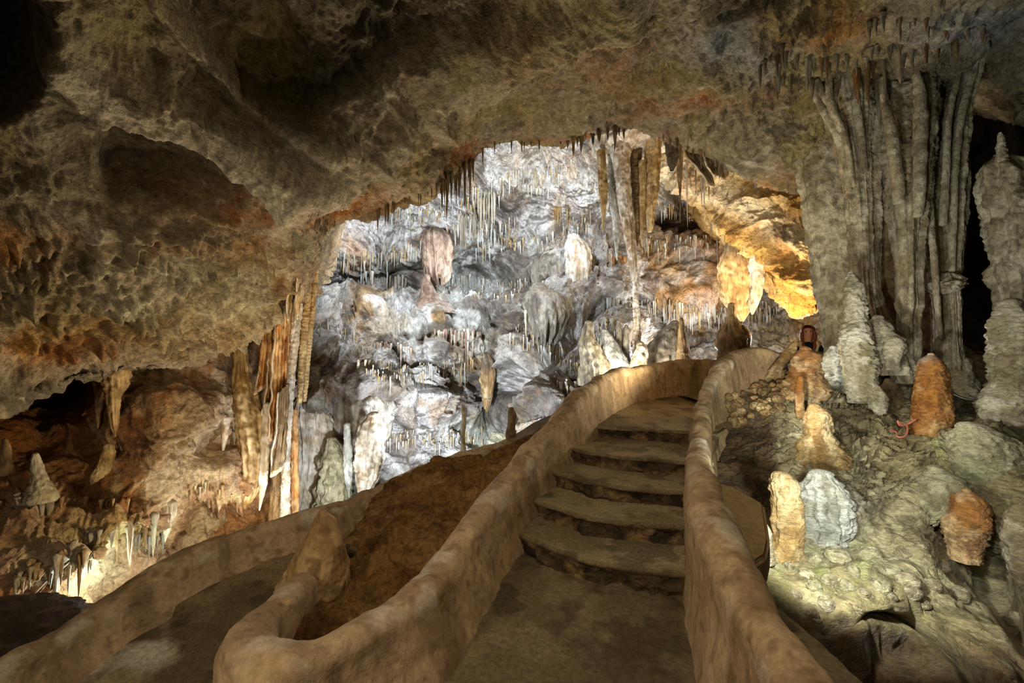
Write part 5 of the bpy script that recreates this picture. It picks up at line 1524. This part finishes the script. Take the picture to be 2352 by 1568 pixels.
# fringes of the back chamber
for ln, n, l, r, pals, lb, gp in [
    ([(968, 575), (1000, 590), (1038, 580)], 18, (35, 80), (2, 4), ['ivory', 'ochre', 'pink'], 'stalactite in the fringe of the dome over the reddish cone', 'fringe of the dome'),
    ([(1050, 505), (1095, 500)], 12, (40, 80), (2, 3.5), ['ivory', 'grey'], 'stalactite in the white comb right of the fringed dome', 'white comb right of the dome'),
    ([(1100, 465), (1145, 450)], 9, (40, 80), (1.6, 3), ['ivory', 'grey'], 'fine stalactite in the upper comb of the white wall', 'upper comb of the white wall'),
    ([(1040, 640), (1120, 645)], 14, (20, 50), (2, 3.5), ['ivory', 'blue'], 'white stalactite in the brightly lit niche', 'stalactites of the lit niche'),
    ([(830, 625), (900, 640), (930, 640)], 16, (20, 60), (2, 4), ['ivory', 'blue', 'grey'], 'stalactite under the big ridged block at the left of the lit wall', 'fringe under the ridged block'),
    ([(1000, 760), (1050, 770), (1110, 765)], 18, (25, 60), (2, 4), ['ivory', 'pink'], 'stalactite in the curtain under the brown-topped boss', 'curtain under the brown boss'),
    ([(830, 835), (900, 840)], 14, (20, 45), (2, 4), ['ivory', 'pale'], 'stalactite in the pale fringe on the left lower lobes', 'pale fringe of the lower lobes'),
    ([(860, 790), (930, 800), (950, 810)], 14, (15, 45), (2, 4), ['ivory', 'pink'], 'stalactite on the middle lobe of the lit wall', 'fringe of the middle lobe'),
    ([(1380, 690), (1450, 700)], 12, (30, 70), (2.5, 4), ['ivory', 'blue', 'grey'], 'white stalactite in the broad comb left of the ringed column', 'broad comb by the ringed column'),
    ([(1390, 590), (1440, 600)], 9, (30, 75), (3, 5), ['ochre', 'orange', 'ivory'], 'orange stalactite behind the biggest one of the cluster', 'orange stalactites behind the cluster'),
    ([(1205, 720), (1240, 730)], 8, (30, 60), (2, 3.5), ['ivory', 'grey'], 'stalactite hanging from the rim of the lower dusty dome', 'fringe of the lower dusty dome'),
    ([(1210, 430), (1260, 440)], 7, (15, 45), (1.5, 3), ['ivory'], 'fine stalactite high on the white wall', 'fine stalactites high on the wall'),
    ([(1270, 480), (1310, 480)], 7, (30, 50), (2, 4), ['ochre', 'orange'], 'short orange stalactite left of the central cluster', 'short orange stalactites'),
    ([(1280, 880), (1340, 890)], 10, (15, 35), (2, 3), ['ivory', 'blue'], 'white stalactite in the low fringe behind the stair wall bend', 'low fringe behind the stair wall'),
]:
    tiny = gp in ('upper comb of the white wall', 'stalactites of the lit niche', 'fringe under the ridged block', 'curtain under the brown boss', 'pale fringe of the lower lobes', 'fringe of the middle lobe', 'fringe of the lower dusty dome', 'fine stalactites high on the wall', 'low fringe behind the stair wall')
    fringe(ln, int(n * 1.5) if tiny else n, (l[0], l[1] * 1.1), (r[0] * 1.25, r[1] * 1.3), pals, lb, gp, BK, jit=6 if tiny else 4, stuff=tiny)
fringe([(285, 1235), (330, 1240), (370, 1235)], 8, (35, 75), (3, 5), ['grey', 'blue'], 'thin grey stalactite in the gap above the lower wall at the left', 'thin stalactites in the left gap', LF)
fringe([(120, 1150), (180, 1160), (300, 1150)], 12, (15, 45), (3, 6), ['ochre', 'tan'], 'short brown stalactite under the left ledge', 'short stalactites under the left ledge', LF, jit=8, stuff=True)
fringe([(110, 1300), (170, 1270), (250, 1235), (300, 1205), (350, 1180)], 22, (40, 105), (4, 11), ['pale', 'ochre', 'ivory', 'tan'], 'thick drip of the lit ragged curtain on the lower left ledge', 'drips of the lower left curtain', LF, jit=22, kinds=(0, 0, 1), lift=.05, out=.03)
fringe([(30, 1150), (80, 1160), (130, 1150)], 9, (35, 70), (6, 11), ['pale', 'ivory'], 'pale drip hanging from the ledge under the pale ringed stalagmite', 'drips under the ringed stalagmite', LF, jit=10, kinds=(0, 0, 1), lift=.05, out=.03)
fringe([(20, 1330), (80, 1310), (140, 1330)], 10, (30, 70), (6, 11), ['pale', 'ochre'], 'drip at the far left end of the lit ragged curtain', 'drips at the far left end', LF, jit=18, kinds=(0, 0, 1), lift=.05, out=.03)
fringe([(420, 1130), (480, 1120), (560, 1150)], 14, (10, 35), (2, 4.5), ['ochre', 'tan', 'pale'], 'small stalactite under the white rock patch at the left', 'small stalactites under the white patch', LF, jit=10, stuff=True)
fringe([(1560, 400), (1640, 440), (1720, 470)], 9, (10, 30), (1.5, 2.5), ['ivory', 'ochre'], 'tiny stalactite on the cream slab', 'tiny stalactites on the cream slab', SL, jit=10)
print('individual stalactites', NST[0])
# countless soda straws
for ln, n in [([(760, 590), (860, 600), (960, 560), (1060, 530), (1180, 520)], 120), ([(900, 480), (1000, 500), (1160, 420), (1300, 380)], 110), ([(1040, 660), (1160, 670), (1260, 650)], 60), ([(1100, 560), (1250, 560), (1350, 500)], 70),
              ([(740, 740), (800, 770), (860, 860), (960, 850), (1090, 840)], 110), ([(1180, 760), (1240, 800), (1330, 830), (1400, 720)], 90), ([(700, 960), (800, 990), (960, 1010), (1100, 1000)], 120),
              ([(1480, 700), (1560, 710), (1660, 720), (1780, 710)], 110), ([(1480, 560), (1560, 560), (1640, 560)], 50), ([(1400, 430), (1480, 480), (1600, 470)], 60)]:
    fringe(ln, int(n * 1.3), (10, 44), (1.3, 3.0), ['ivory', 'blue', 'grey', 'ochre'], None, None, BK, jit=18, stuff=True)
nrow, ncl = 10, 6
V = np.concatenate(STUFF[0])
C = np.concatenate(STUFF[1])
m = len(V) // (nrow * ncl)
f0 = grid_faces(nrow, ncl, wrap=True)
Fq = (f0[None] + (np.arange(m) * nrow * ncl)[:, None, None]).reshape(-1, 4)
o = add_mesh('soda_straws', V, Fq, M_DRIP, C)
tag(o, 'countless tiny straw stalactites covering the lit back wall', 'stalactites', kind='stuff')


# ---------------------------------------------------------------- rounded stones
def stone(name, p, r, pal, mat, label, group, seed, flat=.7, cat='stone'):
    n, na = 14, 20
    th = np.linspace(0.02, math.pi - .02, n)[:, None]
    an = np.linspace(0, 2 * math.pi, na, endpoint=False)[None]
    D = np.stack([np.sin(th) * np.cos(an), np.sin(th) * np.sin(an), np.cos(th) + 0 * an], -1)
    rr = 1 + .22 * fbm(D + seed, 1.1, 3, seed) + .06 * fbm(D + seed, 4, 2, seed + 1)
    G = D * rr[..., None] * np.array([r, r * .9, r * flat])
    C = spel_color(G / max(r, .01) * .4 + seed * .37, pal, seed)
    o = add_mesh(name, G, grid_faces(n, na, wrap=True), mat, C.reshape(-1, 3))
    o.location = [float(v) for v in p]
    o.rotation_euler = (random.uniform(-.3, .3), random.uniform(-.3, .3), random.uniform(0, 6))
    tag(o, label, cat, group)
    return o


SLP = [T_SLOPE]
NOD = [(2070, 1266, 18), (2055, 1282, 14), (2118, 1256, 16), (2205, 1362, 24), (2080, 1332, 26), (2022, 1345, 22), (2098, 1362, 22), (1986, 1362, 18), (1958, 1312, 24), (1900, 1385, 20), (1940, 1350, 26), (2330, 1424, 26), (2016, 1300, 28),
       (1880, 1290, 26), (1925, 1278, 30), (1990, 1270, 26), (2052, 1310, 22), (1850, 1320, 22), (1870, 1345, 18), (1830, 1365, 16), (2140, 1340, 24), (2120, 1385, 18), (2170, 1300, 20), (1815, 1300, 16), (2230, 1385, 16), (1905, 1330, 20), (2045, 1365, 16), (1970, 1395, 15), (1850, 1400, 12), (1880, 1425, 11),
       (1745, 1268, 16)]
for i, (x, y, w) in enumerate(NOD):
    h = hit(x, y, SLP)
    if h is None:
        continue
    mossy = x < 2060 and y < 1360
    if (x, y) == (1745, 1268):
        lb, gp = 'white pebble tucked between the cement ledge and the yellow stump', None
    elif (x, y) == (2330, 1424):
        lb, gp = 'lone pale rounded stone near the lower right edge', None
    elif (x, y) == (2205, 1362):
        lb, gp = 'pale rounded stone alone on the brown slope under the amber stalagmite', None
    else:
        lb, gp = ('green mossy rounded nodule in the crowd on the lit lower slope', 'mossy nodules on the lower slope') if mossy else ('pale rounded nodule at the bare edge of the lower slope', 'pale nodules on the lower slope')
    stone('nodule', h[0] - h[1] * .02, w * h[0][1] / F, 'moss' if mossy else 'grey', M_WET, lb, gp, 8000 + i * 7, .75)
# rubble footing under the curled wall
k = 0
for i in range(90):
    x, y = random.uniform(1668, 1812), random.uniform(866, 985)
    if y > 985 - (x - 1668) * .35 or y < 905 - (x - 1690) * .35:
        continue
    h = hit(x, y, None)
    if h is None:
        continue
    stone('rubble_stone', h[0] + h[1] * .01, random.uniform(8, 15) * h[0][1] / F, random.choice(['tan', 'brown', 'ochre']), M_SOIL, 'brown stone in the rubble footing under the curled end of the right-hand wall', 'rubble footing of the curled wall', 8600 + i * 5, .8)
    k += 1


# ---------------------------------------------------------------- floodlight, wires
M_METAL = plain_mat('dark_lamp_metal', '#2a2a28', .5, .4, .6)
M_LENS = plain_mat('lit_lens', '#ffffff', .3, .5, 0, '#fff6d8', 60.0)
lp = P(1816, 843, 6.25)
fx = tag(empty('floodlight', lp), 'small lit floodlight shining between the curled wall and the reddish stalagmite', 'lamp')


def bmobj(name, bm, mat, parent=None):
    me = bpy.data.meshes.new(name)
    bm.to_mesh(me)
    bm.free()
    for p in me.polygons:
        p.use_smooth = True
    me.materials.append(mat)
    o = bpy.data.objects.new(name, me)
    COL.objects.link(o)
    if parent:
        o.parent = parent
    return o


b = bmesh.new()
bmesh.ops.create_cone(b, cap_ends=True, segments=20, radius1=.045, radius2=.06, depth=.1)
bmesh.ops.bevel(b, geom=list(b.edges), offset=.006, segments=2, affect='EDGES')
hs = bmobj('housing', b, M_METAL, fx)
b = bmesh.new()
bmesh.ops.create_uvsphere(b, u_segments=18, v_segments=10, radius=.05)
bmesh.ops.scale(b, vec=(1, 1, .35), verts=b.verts)
ls = bmobj('lens', b, M_LENS, fx)
ls.location = (0, 0, .05)
b = bmesh.new()
bmesh.ops.create_cube(b, size=1)
bmesh.ops.scale(b, vec=(.015, .03, .14), verts=b.verts)
bmesh.ops.bevel(b, geom=list(b.edges), offset=.004, segments=2, affect='EDGES')
br_ = bmobj('bracket', b, M_METAL, fx)
br_.location = (.0, .05, -.07)
fx.rotation_euler = (math.radians(55), math.radians(25), 0)

M_WIRE = plain_mat('red_brown_cable', '#a8604c', .5, .4)


def wire(name, pts, rad, mat, label, cat):
    cu = bpy.data.curves.new(name, 'CURVE')
    cu.dimensions = '3D'
    cu.bevel_depth = rad
    cu.bevel_resolution = 3
    S = crom(np.array(pts), 60)
    sp = cu.splines.new('POLY')
    sp.points.add(len(S) - 1)
    for q, s in zip(sp.points, S):
        q.co = (*[float(v) for v in s], 1)
    o = bpy.data.objects.new(name, cu)
    COL.objects.link(o)
    dg = bpy.context.evaluated_depsgraph_get()
    me = bpy.data.meshes.new_from_object(o.evaluated_get(dg))
    bpy.data.objects.remove(o)
    ob = bpy.data.objects.new(name, me)
    me.materials.clear()
    me.materials.append(mat)
    COL.objects.link(ob)
    setorigin(ob, S[0])
    tag(ob, label, cat)
    return ob


wp = []
for x, y in [(2046, 986), (2058, 992), (2063, 1003), (2076, 1003), (2084, 992), (2081, 974), (2072, 977), (2062, 966), (2066, 976), (2088, 972), (2105, 962)]:
    h = hit(x, y)
    wp.append(P(x, y, min(5.25, h[0][1] - .03) if h else 5.1))
wire('cable', wp, .010, M_WIRE, 'thin reddish looped cable on the slope left of the orange stalagmite', 'cable')
M_ROD = plain_mat('pale_rod', '#c8c4b4', .5, .3)
wire('rod', [P(2190, 905, 5.9), P(2215, 915, 5.9), P(2254, 921, 5.9)], .006, M_ROD, 'thin pale rod sticking out near the short beige stalagmite', 'rod')

# ---------------------------------------------------------------- the visitor
M_SKIN = plain_mat('skin', '#d29a7c', .55, .35)
M_HAIR = plain_mat('auburn_hair', '#7a3c1c', .5, .4)
M_NAVY = plain_mat('navy_cloth', '#161a26', .85, .2)
M_FUR = plain_mat('cream_fleece', '#d8c6a0', .9, .2)
M_SHOE = plain_mat('dark_shoe', '#1c1814', .6, .3)
PX, PY, PZ = float(P(1858, 765, 8.0)[0]), 8.0, float(P(1858, 765, 8.0)[2])      # head centre
FZ = .93 - .12 * float(sstep(3.5, 6, np.array(PX)))
person = tag(empty('person', (PX, PY + .05, FZ)), 'person with long auburn hair in dark jacket with cream lining, crouching behind rocks', 'person')


def skin(name, nodes, edges, mat, parent, sub=2):
    """nodes: name -> (x, y, z, radius) relative to the head centre; one continuous surface grown from a skeleton"""
    keys = list(nodes)
    me = bpy.data.meshes.new(name)
    me.from_pydata([nodes[k][:3] for k in keys], [(keys.index(a), keys.index(b)) for a, b in edges], [])
    o = bpy.data.objects.new(name, me)
    COL.objects.link(o)
    md = o.modifiers.new('skin', 'SKIN')
    md.use_smooth_shade = True
    sv = me.skin_vertices[0].data
    for i, k in enumerate(keys):
        r = nodes[k][3]
        sv[i].radius = (r, r) if not isinstance(r, tuple) else r
        sv[i].use_root = (i == 0)
    sb = o.modifiers.new('sub', 'SUBSURF')
    sb.levels = sb.render_levels = sub
    dg = bpy.context.evaluated_depsgraph_get()
    m2 = bpy.data.meshes.new_from_object(o.evaluated_get(dg))
    bpy.data.objects.remove(o)
    m2.materials.clear()
    m2.materials.append(mat)
    for p in m2.polygons:
        p.use_smooth = True
    ob = bpy.data.objects.new(name, m2)
    COL.objects.link(ob)
    ob.parent = parent
    ob.location = Vector((PX, PY, PZ)) - parent.location
    return ob


fl_ = FZ - PZ                                   # floor below the head centre
N = {'pelvis': (0, .12, fl_ + .30, .15), 'waist': (0, .10, -.52, .13), 'chest': (0, .04, -.29, .14), 'neck': (0, .03, -.14, .055), 'head0': (0, .0, -.07, .075), 'head1': (0, -.005, .03, .10), 'head2': (0, .01, .10, .07),
     'shL': (-.17, -.02, -.19, .065), 'elL': (-.27, -.06, -.47, .046), 'wrL': (-.12, -.24, -.40, .032), 'paL': (-.07, -.28, -.36, .036),
     'shR': (.17, -.02, -.19, .065), 'elR': (.25, .0, -.50, .046), 'wrR': (.16, -.20, -.58, .032), 'paR': (.13, -.26, -.58, .036),
     'hipL': (-.10, .10, fl_ + .30, .10), 'knL': (-.14, -.28, fl_ + .46, .07), 'anL': (-.13, -.05, fl_ + .09, .045), 'toL': (-.13, -.20, fl_ + .04, .04),
     'hipR': (.10, .10, fl_ + .30, .10), 'knR': (.14, -.28, fl_ + .46, .07), 'anR': (.13, -.05, fl_ + .09, .045), 'toR': (.13, -.20, fl_ + .04, .04)}
E = [('pelvis', 'waist'), ('waist', 'chest'), ('chest', 'neck'), ('neck', 'head0'), ('head0', 'head1'), ('head1', 'head2'), ('chest', 'shL'), ('shL', 'elL'), ('elL', 'wrL'), ('wrL', 'paL'), ('chest', 'shR'), ('shR', 'elR'), ('elR', 'wrR'), ('wrR', 'paR'),
     ('pelvis', 'hipL'), ('hipL', 'knL'), ('knL', 'anL'), ('anL', 'toL'), ('pelvis', 'hipR'), ('hipR', 'knR'), ('knR', 'anR'), ('anR', 'toR')]
for s_, pa in (('L', 'paL'), ('R', 'paR')):
    bx, by, bz, _ = N[pa]
    sg = 1 if s_ == 'L' else -1
    for j, ln in enumerate((.050, .058, .054, .042)):
        a_, b_ = f'{s_}f{j}a', f'{s_}f{j}b'
        N[a_] = (bx + sg * .040, by - .012, bz + .024 - .017 * j, .0095)
        N[b_] = (bx + sg * (.040 + ln * .7), by + .004, bz + .020 - .019 * j, .008)
        N[f'{s_}f{j}c'] = (bx + sg * (.040 + ln * .85), by + .03, bz + .018 - .019 * j, .007)
        E += [(pa, a_), (a_, b_), (b_, f'{s_}f{j}c')]
    N[s_ + 'ta'] = (bx + sg * .005, by - .02, bz + .045, .010)
    N[s_ + 'tb'] = (bx + sg * .03, by - .03, bz + .068, .008)
    E += [(pa, s_ + 'ta'), (s_ + 'ta', s_ + 'tb')]
body = skin('body', N, E, M_SKIN, person)
# face: nose, brow and lips raised from the head surface
for vtx in body.data.vertices:
    x, y, z = vtx.co
    if z > -.14 and y < 0:
        vtx.co.y -= .022 * math.exp(-((x - .0) / .014) ** 2 - ((z + .0) / .022) ** 2) + .008 * math.exp(-(x / .03) ** 2 - ((z + .055) / .010) ** 2)
        vtx.co.y += .010 * (math.exp(-((x - .035) / .016) ** 2 - ((z - .025) / .012) ** 2) + math.exp(-((x + .035) / .016) ** 2 - ((z - .025) / .012) ** 2))
for sx in (-1, 1):
    b = bmesh.new()
    bmesh.ops.create_uvsphere(b, u_segments=12, v_segments=8, radius=.011)
    e_ = bmobj('eye', b, M_SHOE, person)
    e_.location = Vector((PX + sx * .035, PY - .083, PZ + .025)) - person.location


def shell(name, rows, mat, parent, na=28, a0=0.0, a1=2 * math.pi, thick=.012):
    """rows: z, rx, ry, cx, cy -> open garment shell with thickness"""
    full = abs(a1 - a0 - 2 * math.pi) < 1e-6
    an = np.linspace(a0, a1, na, endpoint=not full)
    S = crom(np.array([(r[3], r[4], r[0], r[1], r[2]) for r in rows]), 30)
    A = np.stack([S[:, 0:1] + S[:, 3:4] * np.cos(an)[None], S[:, 1:2] + S[:, 4:5] * np.sin(an)[None], S[:, 2:3] + 0 * an[None]], -1)
    B = np.stack([S[:, 0:1] + (S[:, 3:4] - thick) * np.cos(an)[None], S[:, 1:2] + (S[:, 4:5] - thick) * np.sin(an)[None], S[:, 2:3] + 0 * an[None]], -1)
    A = A + (.012 * fbm(A, 14, 2, 91))[..., None] * np.array([1, 1, .3])
    if full:
        f = np.concatenate([grid_faces(30, na, True), grid_faces(30, na, True) + 30 * na])
        ring = [[i, (i + 1) % na, 30 * na + (i + 1) % na, 30 * na + i] for i in range(na)] + [[29 * na + i, 29 * na + (i + 1) % na, 59 * na + (i + 1) % na, 59 * na + i] for i in range(na)]
        f = np.concatenate([f, np.array(ring)])
        V_ = np.concatenate([A, B])
    else:
        V_ = np.concatenate([A, B[:, ::-1]], 1)
        f = grid_faces(30, 2 * na, True)
    o = add_mesh(name, V_, f, mat, None, parent)
    o.location = Vector((PX, PY, PZ)) - parent.location
    return o


shell('hair', [(.150, .015, .018, 0, .015), (.142, .055, .06, 0, .012), (.115, .088, .095, 0, .012), (.07, .108, .112, 0, .02), (0, .112, .115, 0, .03), (-.08, .108, .105, 0, .04), (-.16, .115, .10, 0, .04), (-.26, .12, .09, 0, .04), (-.33, .10, .08, 0, .04)], M_HAIR, person, 30, math.radians(-52), math.radians(226))
shell('jacket', [(-.12, .08, .085, 0, .05), (-.15, .17, .11, 0, .03), (-.20, .235, .135, 0, .03), (-.32, .21, .16, 0, .06), (-.50, .19, .16, 0, .09), (fl_ + .25, .19, .19, 0, .11)], M_NAVY, person, 34, math.radians(-70), math.radians(250))
for sx in (-1, 1):
    S = crom(np.array([(sx * .080, -.075, .06), (sx * .098, -.070, -.04), (sx * .092, -.075, -.14), (sx * .080, -.115, -.24), (sx * .070, -.125, -.33)]), 24)
    an = np.linspace(0, 2 * math.pi, 12, endpoint=False)
    wd = np.concatenate([np.linspace(.2, 1, 5), np.ones(13), np.linspace(1, .25, 6)])[:, None]
    G = S[:, None] + np.stack([.030 * wd * np.cos(an)[None], .020 * wd * np.sin(an)[None], 0 * wd * an[None]], -1)
    o = add_mesh('hair_lock', G, grid_faces(24, 12, True), M_HAIR, None, person)
    o.location = Vector((PX, PY, PZ)) - person.location
shell('shirt', [(-.15, .07, .07, 0, .02), (-.19, .13, .10, 0, .02), (-.28, .165, .155, 0, .03), (-.45, .15, .145, 0, .07), (-.6, .15, .145, 0, .1)], M_NAVY, person, 30)
for sx in (-1, 1):
    rows = []
    S = crom(np.array([(sx * .085, -.06, -.12), (sx * .115, -.095, -.20), (sx * .085, -.11, -.34), (sx * .06, -.09, -.46), (sx * .06, -.09, -.56)]), 26)
    an = np.linspace(0, 2 * math.pi, 14, endpoint=False)
    G = S[:, None] + np.stack([.04 * np.cos(an), .018 * np.sin(an), 0 * an], -1)[None]
    G = G + (.006 * fbm(G, 30, 2, 95))[..., None]
    o = add_mesh('fleece_lining', G, grid_faces(26, 14, True), M_FUR, None, person)
    o.location = Vector((PX, PY, PZ)) - person.location
    sl = skin('sleeve', {'a': N['sh' + 'LR'[sx > 0]][:3] + (.082,), 'b': N['el' + 'LR'[sx > 0]][:3] + (.062,), 'c': tuple(np.array(N['el' + 'LR'[sx > 0]][:3]) * .2 + np.array(N['wr' + 'LR'[sx > 0]][:3]) * .8) + (.046,)}, [('a', 'b'), ('b', 'c')], M_NAVY, person)
    k = 'LR'[sx > 0]
    skin('trouser_leg', {'a': N['hip' + k][:3] + (.115,), 'b': N['kn' + k][:3] + (.085,), 'c': tuple(np.array(N['an' + k][:3]) + np.array((0, 0, .02))) + (.062,)}, [('a', 'b'), ('b', 'c')], M_NAVY, person)
    skin('shoe', {'a': (N['an' + k][0], N['an' + k][1] + .04, fl_ + .045, .05), 'b': (N['to' + k][0], N['to' + k][1] - .02, fl_ + .04, .042)}, [('a', 'b')], M_SHOE, person)

person.rotation_euler = (0, 0, math.radians(-24))
# ------------------------------------------------------------------ lighting
w = bpy.data.worlds.new('world')
SC.world = w
w.use_nodes = True
bg = w.node_tree.nodes['Background']
bg.inputs[0].default_value = (*lin('#c8a878'), 1)
bg.inputs[1].default_value = 0.02
vs.exposure = 0.25


def lamp(loc, energy, colour='#ffffff', size=.15, spot=None, aim=None, blend=.6):
    ld = bpy.data.lights.new('lamp_light', 'SPOT' if spot else 'POINT')
    ld.energy = energy
    ld.color = lin(colour)
    ld.shadow_soft_size = size
    if spot:
        ld.spot_size = math.radians(spot)
        ld.spot_blend = blend
    o = bpy.data.objects.new('lamp_light', ld)
    o.location = [float(v) for v in loc]
    if aim is not None:
        d = Vector([float(v) for v in aim]) - o.location
        o.rotation_euler = d.to_track_quat('-Z', 'Y').to_euler()
    COL.objects.link(o)
    return o


COOL = '#e3edff'
WARM = '#ffe8cc'
TUNG = '#ffe4b8'
# back chamber floodlights standing behind the walls
lamp(P(1000, 1075, 8.2), 1000, COOL, .1, 130, P(1050, 760, 12))
lamp(P(800, 1180, 6.9), 200, '#f0f6ff', .1, 140, P(800, 850, 10))
lamp(P(860, 530, 9.0), 600, COOL, .1, 150, P(1000, 620, 12))
lamp(P(1250, 400, 9.8), 620, COOL, .1, 150, P(1150, 500, 13))
lamp(P(1078, 655, 12.9), 60, '#d8ecff', .1)
lamp(P(1440, 890, 9.2), 260, '#fff8ee', .1, 130, P(1450, 560, 12.5))
lamp(P(1600, 820, 12.0), 380, '#f2f4ff', .1)
lamp(P(1770, 800, 9.0), 420, TUNG, .1, 120, P(1740, 520, 10.5))
lamp(P(1880, 790, 10.8), 260, '#fff0d8', .1)
lamp(P(1620, 400, 13.0), 320, '#fff0d0', .1)
# left grotto
lamp(P(245, 1350, 5.2), 45, '#f0fff0', .08)
lamp(P(560, 1225, 6.6), 60, '#fff4e4', .1)
lamp(P(60, 1350, 4.6), 25, '#f0fff0', .08)
lamp((-2.95, 4.75, -.4), 90, '#ffe2b4', .1, 130, P(200, 980, 6))
# flowstone slope: lamp beside the ledge, and the small floodlight by the curled wall end
lamp((1.80, 2.7, .8), 170, '#fdfff2', .05, 120, P(2000, 1110, 4.9), .5)
lamp(P(1822, 840, 6.1), 22, '#fff6e0', .05, 170, P(2100, 500, 6.3), .3)
lamp((2.45, 4.35, 1.15), 170, '#f4f4ea', .06, 120, P(2130, 600, 6.4))
# path lamps, with added fill lights among them as marked
lamp((-2.25, 5.1, -.3), 130, '#ffe6c0', .1, 150, P(500, 300, 4.5))
lamp((-.9, 6.9, .55), 200, '#ffe8c4', .1, 160, P(900, 300, 5.5))
lamp((2.9, 6.9, 1.25), 190, '#ffe6bc', .1, 170, P(1400, 300, 6))
lamp((-.2, -.6, 2.6), 60, WARM, .12, 110, (0.4, 4, .2))  # added fill from behind the camera, not a known lamp
lamp((0.3, 2.0, 3.3), 75, WARM, .12, 120, (.9, 4.2, .3))  # unseen light added above the frame to brighten the steps
lamp((-2.2, -.4, 1.8), 130, WARM, .12, 110, (-1.6, 4, 0))  # added fill behind the camera for the lower path
lamp((3.5, 4.5, .95), 70, '#eef0ea', .08, 140, P(2000, 60, 5))  # wash light added to lift the right-hand ceiling
lamp((-1.6, 3.4, .3), 40, '#ffe8c8', .1, 150, P(420, 260, 3.6))
lamp((1.55, 1.7, 1.3), 190, '#fafcf0', .05, 46, P(2030, 1090, 4.8), .7)  # unseen spot in mid-air, added to brighten the middle of the slope
lamp(P(1600, 640, 9.6), 170, '#fff0d8', .1, 110, P(1720, 440, 10.8))  # unseen light hung in the chamber, added to brighten the cream slab
